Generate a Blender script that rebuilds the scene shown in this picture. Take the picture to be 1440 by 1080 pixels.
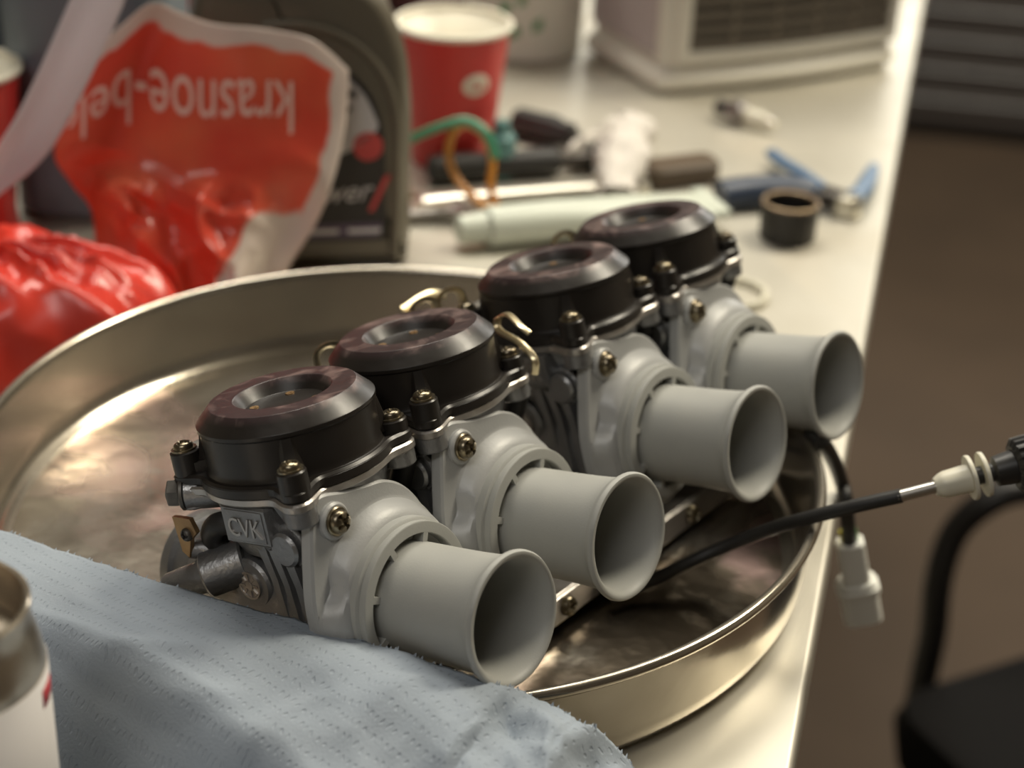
import bpy, bmesh, math, random
from math import sin, cos, pi, radians, hypot, sqrt, atan2, exp
from mathutils import Vector, Matrix, Euler, noise
random.seed(7)
for o in list(bpy.data.objects): bpy.data.objects.remove(o)
scene = bpy.context.scene
COL = scene.collection
MM = 0.001

# ------------------------------------------------------------------ camera
F_PX, PITCH, CAM_H, ROLL = 2441.06, 0.4892, 394.72, 0.0461       # focal px (1440 wide), rad, mm above bench, rad
fwd = Vector((0, cos(PITCH), -sin(PITCH))); up0 = Vector((0, sin(PITCH), cos(PITCH))); rt0 = Vector((1, 0, 0))
rt = rt0 * cos(ROLL) + up0 * sin(ROLL); upv = up0 * cos(ROLL) - rt0 * sin(ROLL)
cam = bpy.data.objects.new('camera', bpy.data.cameras.new('camera')); COL.objects.link(cam)
cam.matrix_world = Matrix(((rt.x, upv.x, -fwd.x, 0), (rt.y, upv.y, -fwd.y, 0), (rt.z, upv.z, -fwd.z, CAM_H * MM), (0, 0, 0, 1)))
cam.data.sensor_width = 36; cam.data.lens = F_PX / 1440 * 36
cam.data.clip_start = 0.02; cam.data.clip_end = 50
cam.data.dof.use_dof = True; cam.data.dof.focus_distance = 0.586; cam.data.dof.aperture_fstop = 6.6
scene.camera = cam

# ------------------------------------------------------------------ world, lamps, exposure
scene.view_settings.view_transform = 'Standard'; scene.view_settings.look = 'None'
scene.view_settings.gamma = 1.0; scene.view_settings.use_curve_mapping = False
scene.view_settings.exposure = 0.16
world = bpy.data.worlds.new('world'); scene.world = world; world.use_nodes = True
world.node_tree.nodes['Background'].inputs[0].default_value = (0.75, 0.86, 1.0, 1)
world.node_tree.nodes['Background'].inputs[1].default_value = 0.6
ROOM = dict(x0=-2.6, x1=3.4, y0=-2.4, y1=4.6, z0=-0.85, z1=1.95)
LAMPS = [  # x, y, size x, size y, watts : ceiling panel luminaires and one added fill
    (1.35, 1.55, 1.2, 0.6, 60, (1.0, 0.91, 0.73)),
    (-0.25, 1.75, 1.2, 0.6, 34, (1.0, 0.94, 0.82)),
    (-0.7, -0.9, 1.2, 0.6, 14, (1.0, 0.97, 0.92)),  # unseen front fill, added to brighten the bag, towel and stacks
]
WINDOW = dict(x0=0.1, x1=2.5, z0=0.25, z1=1.5, watts=38, col=(1.0, 0.95, 0.84))

# ------------------------------------------------------------------ helpers
def P(u, v, z=None, y=None, x=None):
    """point (mm) seen at photo pixel u,v on the plane z=..., y=... or x=..."""
    d = fwd + rt * ((u - 720) / F_PX) + upv * (-(v - 540) / F_PX)
    o = Vector((0, 0, CAM_H))
    t = (z - o.z) / d.z if z is not None else ((y - o.y) / d.y if y is not None else (x - o.x) / d.x)
    return o + d * t
def V(*a): return Vector(a)
def frame(origin, zdir, xhint=(1, 0, 0)):
    z = Vector(zdir).normalized(); xh = Vector(xhint)
    if abs(z.dot(xh.normalized())) > .97: xh = Vector((0, 1, 0))
    y = z.cross(xh).normalized(); x = y.cross(z)
    M = Matrix((x, y, z)).transposed().to_4x4(); M.translation = Vector(origin); return M
def T(x, y, z): return Matrix.Translation((x, y, z))
def RZ(a): return Matrix.Rotation(a, 4, 'Z')
def crom(pts, n=6, closed=False):
    out = []; N = len(pts); pts = [Vector(p) for p in pts]
    for i in range(N if closed else N - 1):
        p = [pts[(i + k) % N] if closed else pts[min(max(i + k, 0), N - 1)] for k in (-1, 0, 1, 2)]
        for k in range(n):
            t = k / n
            out.append(.5 * (2 * p[1] + (p[2] - p[0]) * t + (2 * p[0] - 5 * p[1] + 4 * p[2] - p[3]) * t * t + (3 * p[1] - p[0] - 3 * p[2] + p[3]) * t ** 3))
    if not closed: out.append(pts[-1])
    return out
class MB:
    def __init__(s): s.v = []; s.f = []
    def add(s, vs, fs, M=None):
        b = len(s.v)
        for q in vs:
            q = Vector(q); s.v.append(M @ q if M is not None else q)
        for f in fs: s.f.append([b + i for i in f])
        return s
    def loft(s, rings, M=None, closed=True, cap0=True, cap1=True, loop=False):
        n = len(rings[0]); vs = [q for r in rings for q in r]; fs = []
        R = len(rings)
        for i in range(R if loop else R - 1):
            j2 = (i + 1) % R
            for j in range(n if closed else n - 1):
                k = (j + 1) % n
                fs.append((i * n + j, i * n + k, j2 * n + k, j2 * n + j))
        if closed and cap0 and not loop: fs.append(tuple(range(n))[::-1])
        if closed and cap1 and not loop: fs.append(tuple((R - 1) * n + j for j in range(n)))
        return s.add(vs, fs, M)
    def lathe(s, prof, M=None, seg=48, cap0=True, cap1=True, loop=False):
        rings = [[V(r * cos(2 * pi * k / seg), r * sin(2 * pi * k / seg), h) for k in range(seg)] for r, h in prof]
        return s.loft(rings, M, True, cap0, cap1, loop)
    def cyl(s, r, a, b, seg=24, ch=0.0):
        a = Vector(a); b = Vector(b); L = (b - a).length
        pr = [(r - ch, 0), (r, ch), (r, L - ch), (r - ch, L)] if ch else [(r, 0), (r, L)]
        return s.lathe(pr, frame(a, b - a), seg)
    def prism(s, out, z0, z1, M=None, ch=0.0):
        out = [Vector((p[0], p[1], 0)) for p in out]
        if ch:
            ins = inset(out, ch)
            rings = [[V(p.x, p.y, z0) for p in ins], [V(p.x, p.y, z0 + ch) for p in out], [V(p.x, p.y, z1 - ch) for p in out], [V(p.x, p.y, z1) for p in ins]]
        else: rings = [[V(p.x, p.y, z0) for p in out], [V(p.x, p.y, z1) for p in out]]
        return s.loft(rings, M)
    def box(s, lo, hi, M=None, ch=0.0):
        if ch:
            return s.prism(rrect(hi[0] - lo[0], hi[1] - lo[1], min(ch * 1.5, .45 * min(hi[0] - lo[0], hi[1] - lo[1])), 3), lo[2], hi[2],
                           (M if M is not None else Matrix()) @ T((lo[0] + hi[0]) / 2, (lo[1] + hi[1]) / 2, 0), ch)
        return s.prism([(lo[0], lo[1]), (hi[0], lo[1]), (hi[0], hi[1]), (lo[0], hi[1])], lo[2], hi[2], M)
    def tube(s, path, r, seg=12, cap=True, flat=1.0, nhint=(0, 0, 1)):
        path = [Vector(p) for p in path]; N = len(path); rings = []
        t0 = (path[1] - path[0]).normalized(); nv = Vector(nhint)
        nv = nv - t0 * nv.dot(t0)
        if nv.length < .05: nv = Vector((1, 0, 0)) - t0 * t0.x
        nv.normalize()
        for i in range(N):
            t = (path[min(i + 1, N - 1)] - path[max(i - 1, 0)]).normalized()
            nv = (nv - t * nv.dot(t)).normalized(); bv = t.cross(nv)
            rr = r[i] if isinstance(r, (list, tuple)) else r
            rings.append([path[i] + nv * (rr * flat * cos(2 * pi * k / seg)) + bv * (rr * sin(2 * pi * k / seg)) for k in range(seg)])
        return s.loft(rings, None, True, cap, cap)
    def torus(s, R, r, M=None, seg=48, ms=10, flat=1.0):
        return s.lathe([(R + r * cos(2 * pi * k / ms), r * flat * sin(2 * pi * k / ms)) for k in range(ms)], M, seg, loop=True)
    def grid(s, fn, nu, nv):
        vs = [fn(i / nu, j / nv) for j in range(nv + 1) for i in range(nu + 1)]
        fs = [(j * (nu + 1) + i, j * (nu + 1) + i + 1, (j + 1) * (nu + 1) + i + 1, (j + 1) * (nu + 1) + i) for j in range(nv) for i in range(nu)]
        return s.add(vs, fs)
    def build(s, name, mat, parent=None, angle=35, sub=0, solid=0, M=None, recalc=True):
        me = bpy.data.meshes.new(name)
        me.from_pydata([tuple((M @ q if M is not None else q) * MM) for q in s.v], [], s.f)
        if recalc:
            bm = bmesh.new(); bm.from_mesh(me); bmesh.ops.recalc_face_normals(bm, faces=bm.faces); bm.to_mesh(me); bm.free()
        me.polygons.foreach_set('use_smooth', [True] * len(me.polygons))
        me.set_sharp_from_angle(angle=radians(angle))
        me.materials.append(mat); me.update()
        o = bpy.data.objects.new(name, me); COL.objects.link(o)
        if parent is not None: o.parent = parent
        if angle < 100:
            m = o.modifiers.new('weighted_normals', 'WEIGHTED_NORMAL'); m.keep_sharp = True
        if sub:
            m = o.modifiers.new('subdivision', 'SUBSURF'); m.levels = m.render_levels = sub
        if solid:
            m = o.modifiers.new('thickness', 'SOLIDIFY'); m.thickness = solid * MM; m.offset = 0
        return o
def inset(out, d):
    n = len(out); res = []
    area = sum(out[i].x * out[(i + 1) % n].y - out[(i + 1) % n].x * out[i].y for i in range(n))
    sg = 1 if area > 0 else -1
    for i in range(n):
        a, b, c = out[i - 1], out[i], out[(i + 1) % n]
        e1 = (b - a); e2 = (c - b)
        n1 = V(-e1.y, e1.x, 0).normalized() * sg; n2 = V(-e2.y, e2.x, 0).normalized() * sg
        m = n1 + n2
        m = m / max(m.dot(m) / 2, .4) if m.length > 1e-6 else n1
        res.append(b + m * d)
    return res
def rrect(w, h, r, n=4):
    out = []
    for cx, cy, a0 in ((w / 2 - r, h / 2 - r, 0), (-w / 2 + r, h / 2 - r, pi / 2), (-w / 2 + r, -h / 2 + r, pi), (w / 2 - r, -h / 2 + r, 1.5 * pi)):
        for k in range(n + 1): out.append(V(cx + r * cos(a0 + pi / 2 * k / n), cy + r * sin(a0 + pi / 2 * k / n), 0))
    return out
def ngon(r, n, a0=0): return [V(r * cos(a0 + 2 * pi * k / n), r * sin(a0 + 2 * pi * k / n), 0) for k in range(n)]
def empty(name, loc, M=None):
    o = bpy.data.objects.new(name, None); COL.objects.link(o); o.empty_display_size = .02
    if M is not None: o.matrix_world = M
    else: o.location = Vector(loc) * MM
    return o
def tag(o, label=None, cat=None, group=None, kind=None):
    if label: o['label'] = label
    if cat: o['category'] = cat
    if group: o['group'] = group
    if kind: o['kind'] = kind
    return o
def text_mesh(txt, size, extrude=0.0, shear=0.0):
    cu = bpy.data.curves.new('lettering', 'FONT'); cu.body = txt; cu.size = size; cu.extrude = extrude; cu.shear = shear
    cu.align_x = 'LEFT'; cu.resolution_u = 3
    ob = bpy.data.objects.new('lettering_source', cu); COL.objects.link(ob)
    dg = bpy.context.evaluated_depsgraph_get(); dg.update()
    me = bpy.data.meshes.new_from_object(ob.evaluated_get(dg))
    vs = [v.co.copy() for v in me.vertices]; fs = [list(p.vertices) for p in me.polygons]
    bpy.data.objects.remove(ob); bpy.data.curves.remove(cu); bpy.data.meshes.remove(me)
    return vs, fs

# ------------------------------------------------------------------ materials
def mat(name, col, rough=.5, metal=0., col2=None, nscale=60, ncon=(.35, .7), bump=0., bscale=400, rvar=0., spec=.5, coat=0., alpha=1., trans=0., sss=0., stretch=None, detail=4):
    m = bpy.data.materials.new(name); m.use_nodes = True; nt = m.node_tree; N = nt.nodes; L = nt.links
    b = N['Principled BSDF']
    b.inputs['Base Color'].default_value = (*col, 1); b.inputs['Roughness'].default_value = rough; b.inputs['Metallic'].default_value = metal
    b.inputs['Specular IOR Level'].default_value = spec; b.inputs['Coat Weight'].default_value = coat; b.inputs['Coat Roughness'].default_value = .15
    b.inputs['Alpha'].default_value = alpha; b.inputs['Transmission Weight'].default_value = trans
    b.inputs['Subsurface Weight'].default_value = sss
    tc = N.new('ShaderNodeTexCoord'); vec = tc.outputs['Object']
    if stretch:
        mp = N.new('ShaderNodeMapping'); mp.inputs['Scale'].default_value = stretch; L.new(vec, mp.inputs['Vector']); vec = mp.outputs['Vector']
    if col2 is not None or rvar:
        n = N.new('ShaderNodeTexNoise'); n.inputs['Scale'].default_value = nscale; n.inputs['Detail'].default_value = detail; L.new(vec, n.inputs['Vector'])
        mr = N.new('ShaderNodeMapRange'); mr.inputs[1].default_value = ncon[0]; mr.inputs[2].default_value = ncon[1]; L.new(n.outputs['Fac'], mr.inputs[0])
        if col2 is not None:
            mx = N.new('ShaderNodeMix'); mx.data_type = 'RGBA'; mx.inputs[6].default_value = (*col, 1); mx.inputs[7].default_value = (*col2, 1)
            L.new(mr.outputs[0], mx.inputs[0]); L.new(mx.outputs[2], b.inputs['Base Color']); m['mix'] = mx.name
        if rvar:
            m2 = N.new('ShaderNodeMapRange'); m2.inputs[3].default_value = rough - rvar; m2.inputs[4].default_value = rough + rvar
            L.new(mr.outputs[0], m2.inputs[0]); L.new(m2.outputs[0], b.inputs['Roughness'])
    if bump:
        n2 = N.new('ShaderNodeTexNoise'); n2.inputs['Scale'].default_value = bscale; n2.inputs['Detail'].default_value = 3; L.new(vec, n2.inputs['Vector'])
        bp = N.new('ShaderNodeBump'); bp.inputs['Strength'].default_value = bump; bp.inputs['Distance'].default_value = .0006
        L.new(n2.outputs['Fac'], bp.inputs['Height']); L.new(bp.outputs['Normal'], b.inputs['Normal'])
    return m
M = {}
M['stack'] = mat('grey_anodised', (.345, .348, .330), .5, 0, (.385, .385, .355), 35, bump=.08, bscale=1500, spec=.45)
M['plate'] = mat('grey_cast_paint', (.37, .375, .37), .42, .1, (.42, .42, .41), 40, bump=.12, bscale=900, spec=.5)
M['alloy'] = mat('cast_alloy', (.30, .30, .30), .42, .75, (.19, .19, .195), 55, bump=.35, bscale=700, rvar=.08)
M['alloy_bright'] = mat('bright_cast_alloy', (.52, .49, .46), .36, .85, (.36, .34, .32), 60, bump=.25, bscale=800)
M['screw'] = mat('yellow_zinc_screw', (.30, .255, .17), .3, .95, (.16, .135, .10), 200)
M['bolt'] = mat('grey_zinc_bolt', (.17, .16, .145), .5, .85, (.10, .095, .09), 200)
M['brass'] = mat('yellow_passivated_brass', (.80, .72, .50), .32, .9, (.60, .48, .28), 90)
M['copper'] = mat('brown_copper_bracket', (.42, .27, .13), .45, .8, (.24, .14, .07), 90)
M['rubber'] = mat('black_rubber', (.018, .017, .016), .5, 0, bump=.1)
M['steel_wire'] = mat('steel', (.6, .58, .54), .3, .95)
M['dark'] = mat('dark_slide', (.03, .03, .032), .5, .2)

def cover_material():
    m = mat('black_enamel_cover', (.016, .013, .011), .30, 0, spec=.52, coat=.0)
    nt = m.node_tree; N = nt.nodes; L = nt.links; b = N['Principled BSDF']
    tc = N.new('ShaderNodeTexCoord')
    sx = N.new('ShaderNodeSeparateXYZ'); L.new(tc.outputs['Object'], sx.inputs[0])
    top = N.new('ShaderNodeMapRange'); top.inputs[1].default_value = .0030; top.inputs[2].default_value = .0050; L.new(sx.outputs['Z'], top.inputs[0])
    n = N.new('ShaderNodeTexNoise'); n.inputs['Scale'].default_value = 75; n.inputs['Detail'].default_value = 6; n.inputs['Distortion'].default_value = 1.2
    ge = N.new('ShaderNodeObjectInfo'); va = N.new('ShaderNodeVectorMath'); va.operation = 'ADD'
    L.new(tc.outputs['Object'], va.inputs[0]); L.new(ge.outputs['Random'], va.inputs[1]); L.new(va.outputs[0], n.inputs['Vector'])
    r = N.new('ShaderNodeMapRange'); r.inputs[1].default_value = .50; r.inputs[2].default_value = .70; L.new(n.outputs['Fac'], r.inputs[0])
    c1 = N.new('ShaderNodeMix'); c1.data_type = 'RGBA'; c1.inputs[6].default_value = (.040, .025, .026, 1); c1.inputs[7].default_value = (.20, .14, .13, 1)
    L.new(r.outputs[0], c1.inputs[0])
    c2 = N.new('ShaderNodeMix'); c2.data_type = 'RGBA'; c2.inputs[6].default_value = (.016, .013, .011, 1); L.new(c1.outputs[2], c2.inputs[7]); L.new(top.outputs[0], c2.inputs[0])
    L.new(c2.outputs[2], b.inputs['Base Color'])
    n3 = N.new('ShaderNodeTexNoise'); n3.inputs['Scale'].default_value = 160; L.new(tc.outputs['Object'], n3.inputs['Vector'])
    r3 = N.new('ShaderNodeMapRange'); r3.inputs[3].default_value = .26; r3.inputs[4].default_value = .46; L.new(n3.outputs['Fac'], r3.inputs[0]); L.new(r3.outputs[0], b.inputs['Roughness'])
    return m
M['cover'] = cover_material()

def steel_material(name, base, rough, stain, stain2, sscale, aniso_rough=.1, con=(.5, .72), bump=.15):
    m = mat(name, base, rough, .9, stain, sscale, con, detail=6)
    nt = m.node_tree; N = nt.nodes; L = nt.links; b = N['Principled BSDF']; tc = N.new('ShaderNodeTexCoord')
    mx = N[m['mix']]
    n = N.new('ShaderNodeTexNoise'); n.inputs['Scale'].default_value = sscale * .45; n.inputs['Detail'].default_value = 5; n.inputs['Distortion'].default_value = .8
    L.new(tc.outputs['Object'], n.inputs['Vector'])
    r = N.new('ShaderNodeMapRange'); r.inputs[1].default_value = .52; r.inputs[2].default_value = .66; L.new(n.outputs['Fac'], r.inputs[0])
    m2 = N.new('ShaderNodeMix'); m2.data_type = 'RGBA'; L.new(r.outputs[0], m2.inputs[0]); L.new(mx.outputs[2], m2.inputs[6]); m2.inputs[7].default_value = (*stain2, 1)
    L.new(m2.outputs[2], b.inputs['Base Color'])
    rr = N.new('ShaderNodeMapRange'); rr.inputs[3].default_value = rough - aniso_rough; rr.inputs[4].default_value = rough + aniso_rough; L.new(r.outputs[0], rr.inputs[0]); L.new(rr.outputs[0], b.inputs['Roughness'])
    n4 = N.new('ShaderNodeTexNoise'); n4.inputs['Scale'].default_value = 45; n4.inputs['Detail'].default_value = 3; L.new(tc.outputs['Object'], n4.inputs['Vector'])
    bp = N.new('ShaderNodeBump'); bp.inputs['Strength'].default_value = bump; bp.inputs['Distance'].default_value = .002; L.new(n4.outputs['Fac'], bp.inputs['Height']); L.new(bp.outputs['Normal'], b.inputs['Normal'])
    return m
M['pan'] = steel_material('stainless_pan', (.60, .55, .46), .22, (.50, .46, .39), (.46, .41, .34), 16, .06, bump=.10)
M['pan_floor'] = steel_material('stained_pan_floor', (.58, .53, .45), .27, (.36, .30, .24), (.44, .31, .28), 22, .08, bump=.5)
def reflection_patch(m, cx, cy, rad, col):
    # dark reflection of the carburetors painted into part of the pan floor colour
    nt = m.node_tree; N = nt.nodes; L = nt.links; b = N['Principled BSDF']; tc = N.new('ShaderNodeTexCoord')
    d = N.new('ShaderNodeVectorMath'); d.operation = 'DISTANCE'; d.inputs[1].default_value = (cx, cy, .0016); L.new(tc.outputs['Object'], d.inputs[0])
    n = N.new('ShaderNodeTexNoise'); n.inputs['Scale'].default_value = 30; n.inputs['Detail'].default_value = 6; L.new(tc.outputs['Object'], n.inputs['Vector'])
    a = N.new('ShaderNodeMath'); a.operation = 'MULTIPLY_ADD'; a.inputs[1].default_value = .16; L.new(n.outputs['Fac'], a.inputs[0]); L.new(d.outputs['Value'], a.inputs[2])
    r = N.new('ShaderNodeMapRange'); r.interpolation_type = 'SMOOTHSTEP'; r.inputs[1].default_value = rad + .10; r.inputs[2].default_value = rad + .06; L.new(a.outputs[0], r.inputs[0])
    mx = N.new('ShaderNodeMix'); mx.data_type = 'RGBA'; src = b.inputs['Base Color'].links[0].from_socket
    L.new(r.outputs[0], mx.inputs[0]); L.new(src, mx.inputs[6]); mx.inputs[7].default_value = (*col, 1); L.new(mx.outputs[2], b.inputs['Base Color'])
reflection_patch(M['pan_floor'], .095, -.060, .062, (.17, .14, .105))
M['bench'] = steel_material('bench_steel', (.64, .61, .53), .52, (.58, .55, .47), (.52, .48, .40), 14, .05, bump=.05)
M['bench'].node_tree.nodes['Principled BSDF'].inputs['Metallic'].default_value = .78
M['concrete'] = mat('brown_floor', (.072, .047, .029), .8, 0, (.052, .034, .021), 3, bump=.1, bscale=60)
M['wall'] = mat('wall_paint', (.19, .16, .125), .8)
M['ceil'] = mat('ceiling_paint', (.34, .31, .26), .8)

def translucent(m, fac, tint):
    nt = m.node_tree; N = nt.nodes; L = nt.links; b = N['Principled BSDF']; out = N['Material Output']
    tr = N.new('ShaderNodeBsdfTranslucent'); mx = N.new('ShaderNodeMixShader'); mx.inputs[0].default_value = fac
    src = b.inputs['Base Color']
    if src.is_linked: L.new(src.links[0].from_socket, tr.inputs[0])
    else: tr.inputs[0].default_value = (*tint, 1)
    L.new(b.outputs[0], mx.inputs[1]); L.new(tr.outputs[0], mx.inputs[2]); L.new(mx.outputs[0], out.inputs['Surface'])
# ------------------------------------------------------------------ the room
def struct(name, mb, m, **k): return tag(mb.build(name, m, **k), kind='structure')
R_ = {k: v * 1000 for k, v in ROOM.items()}
x0, x1, y0, y1, z0, z1 = (R_[k] for k in ('x0', 'x1', 'y0', 'y1', 'z0', 'z1'))
struct('floor', MB().box((x0, y0, z0 - 60), (x1, y1, z0)), M['concrete'])
struct('ceiling', MB().box((x0, y0, z1), (x1, y1, z1 + 60)), M['ceil'])
struct('wall_left', MB().box((x0 - 100, y0, z0), (x0, y1, z1)), M['wall'])
struct('wall_right', MB().box((x1, y0, z0), (x1 + 100, y1, z1)), M['wall'])
struct('wall_front', MB().box((x0, y0 - 100, z0), (x1, y0, z1)), M['wall'])
wx0, wx1, wz0, wz1 = (WINDOW[k] * 1000 for k in ('x0', 'x1', 'z0', 'z1'))
wb = MB().box((x0, y1, z0), (wx0, y1 + 100, z1)).box((wx1, y1, z0), (x1, y1 + 100, z1)).box((wx0, y1, z0), (wx1, y1 + 100, wz0)).box((wx0, y1, wz1), (wx1, y1 + 100, z1))
struct('wall_back', wb, M['wall'])
M['white_paint'] = mat('white_paint', (.7, .69, .65), .45)
fr = MB()
for a, b in (((wx0, wz0), (wx1, wz0 + 50)), ((wx0, wz1 - 50), (wx1, wz1)), ((wx0, wz0), (wx0 + 50, wz1)), ((wx1 - 50, wz0), (wx1, wz1)), (((wx0 + wx1) / 2 - 25, wz0), ((wx0 + wx1) / 2 + 25, wz1))):
    fr.box((a[0], y1 + 20, a[1]), (b[0], y1 + 80, b[1]))
win = struct('window_1', fr, M['white_paint'])
L_ = bpy.data.lights.new('window_daylight', 'AREA'); L_.shape = 'RECTANGLE'; L_.size = (wx1 - wx0) * MM; L_.size_y = (wz1 - wz0) * MM; L_.energy = WINDOW['watts']; L_.color = WINDOW['col']
lo = bpy.data.objects.new('window_daylight', L_); COL.objects.link(lo); lo.location = ((wx0 + wx1) / 2 * MM, (y1 + 130) * MM, (wz0 + wz1) / 2 * MM); lo.rotation_euler = (radians(-90), 0, 0)
M['lamp_case'] = mat('lamp_case', (.7, .7, .68), .4)
for i, (lx, ly, sx, sy, w, c) in enumerate(LAMPS):
    e = empty('ceiling_light', (lx * 1000, ly * 1000, z1))
    tag(e, ('white ceiling light panel above the aisle beside the bench', 'white ceiling light panel above the far end of the bench', 'added white fill light panel near the wall opposite the window')[i], 'ceiling light', 'ceiling light panels')
    hx, hy = sx * 500, sy * 500
    c_ = MB().box((-hx - 25, -hy - 25, -45), (hx + 25, hy + 25, 0)); c_.build('housing', M['lamp_case'], e)
    L_ = bpy.data.lights.new('panel_light', 'AREA'); L_.shape = 'RECTANGLE'; L_.size = sx; L_.size_y = sy; L_.energy = w; L_.color = c
    lo = bpy.data.objects.new('panel_light', L_); COL.objects.link(lo); lo.parent = e; lo.location = (0, 0, -.048)

# ------------------------------------------------------------------ workbench
E0 = P(1300, 0, z=0); E1 = P(1116, 1080, z=0)
ed = (E0 - E1).normalized(); en = V(-ed.y, ed.x, 0)        # along the edge (away), inwards (left)
bench_M = Matrix(((en.x, ed.x, 0, E1.x), (en.y, ed.y, 0, E1.y), (0, 0, 1, 0), (0, 0, 0, 1)))   # x = inwards, y = along edge
bench = empty('workbench', (0, 0, 0), Matrix(bench_M)); bench.location = (E1.x * MM, E1.y * MM, z0 * MM)
tag(bench, 'long stainless steel workbench carrying the round pan and tools', 'workbench')
BZ = -z0
t = MB(); pr = [(0, -40), (0, -3), (.9, -.9), (3, 0), (900, 0), (900, -40), (897, -40), (897, -3), (3, -3), (3, -40)]
t.loft([[V(a, y, b + BZ) for a, b in pr] for y in (-230, 1500)])
t.build('worktop', M['bench'], bench, angle=50)
for lx in (40, 860):
    for ly in (-190, 630, 1450):
        MB().box((lx - 20, ly - 20, 0), (lx + 20, ly + 20, BZ - 4), ch=2).build('leg', M['bench'], bench)
MB().box((20, -210, 250), (880, 1470, 270), ch=2).build('lower_shelf', M['bench'], bench)

# ------------------------------------------------------------------ the round pan
PCX, PCY, PR, PH = -43.85, 612.17, 170.55, 41.57
pan = empty('round_pan', (PCX, PCY, 0))
tag(pan, 'large round stainless steel drip pan holding the carburetor bank', 'pan')
wall = MB()
prof = [(158.5, 1.6), (161.5, 2.2), (164.3, 4.0), (166, 7), (166.6, 11), (167.3, 37.6), (167.6, 39.6), (168.4, 41.0), (169.8, 41.6), (171.2, 41.0), (171.9, 39.4), (171.2, 37.7), (169.8, 37.1), (168.6, 36.8), (168.3, 35.5), (167.6, 11), (167.0, 6.5), (165, 2.6), (162, .9), (158.5, .3)]
wall.lathe(prof, None, 160, loop=True)
wall.build('rim_wall', M['pan'], pan, angle=50)
fl = MB(); rr = [0.01] + [158.6 * k / 22 for k in range(1, 23)]; sg = 96
def pf(r, a): 
    x, y = r * cos(a), r * sin(a)
    return 1.6 + (.5 * noise.noise(V(x * .03, y * .03, 3)) + .25 * noise.noise(V(x * .09, y * .09, 8))) * min(1, (158.6 - r) / 15)
fl.loft([[V(r * cos(2 * pi * k / sg), r * sin(2 * pi * k / sg), pf(r, 2 * pi * k / sg)) for k in range(sg)] for r in rr], cap0=True, cap1=False)
fl.loft([[V(r * cos(2 * pi * k / sg), r * sin(2 * pi * k / sg), .3) for k in range(sg)] for r in (0.01, 158.6)], cap0=False, cap1=False)
fl.build('pan_base', M['pan_floor'], pan, angle=60)

# ------------------------------------------------------------------ carburetor bank
Rm = Euler((-0.0134, -0.286, -0.6278), 'XYZ').to_matrix().to_4x4()
BO = V(-76.57, 516.03, 107.48)
BM = Matrix.Translation(BO * MM) @ Rm
bank = empty('carburetor_bank', (0, 0, 0), BM)
tag(bank, 'row of four motorcycle carburetors with grey velocity stacks lying in the pan', 'carburetor')
ZB = -67.9                                             # bore axis height
MX = Matrix(((0, 0, 1, 0), (1, 0, 0, 0), (0, 1, 0, ZB), (0, 0, 0, 1)))   # lathe z -> x, outline (y, z)
BOSS = [(27.0, -27.5, -9.0), (-28.0, -24.5, -7.5), (24.0, 24.5, -11.0), (-26, 27, -9)]
def lobed(base, lobe, n=144):
    out = []
    for k in range(n):
        a = 2 * pi * k / n; d = V(cos(a), sin(a), 0); r = base
        for bx, by, _ in BOSS:
            R0 = hypot(bx, by); da = (a - atan2(by, bx) + pi) % (2 * pi) - pi
            if abs(da) < .95:
                tip = R0 + lobe; w = lobe * 1.0 / R0
                v = base + (tip - base) * exp(-(abs(da) / (w * 1.15)) ** 2.6) * 1.0
                r = max(r, v)
        out.append(d * r)
    return out
def pan_head(R, h, cross=True, seg=24, rings=9):
    mb = MB(); R2 = []
    prof = [(R, -.2 * h), (R, .25 * h)]
    ringv = [[V(R * cos(2 * pi * k / seg), R * sin(2 * pi * k / seg), -.2 * h) for k in range(seg)]]
    for i in range(rings + 1):
        r = R * (1 - i / (rings + .02)); row = []
        for k in range(seg):
            a = 2 * pi * k / seg; x, y = r * cos(a), r * sin(a)
            z = .3 * h + .7 * h * sqrt(max(0, 1 - (r / R) ** 2))
            if cross and r < .68 * R and min(abs(x), abs(y)) < .17 * R: z -= .55 * h
            row.append(V(x, y, z))
        ringv.append(row)
    return mb.loft(ringv)
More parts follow.
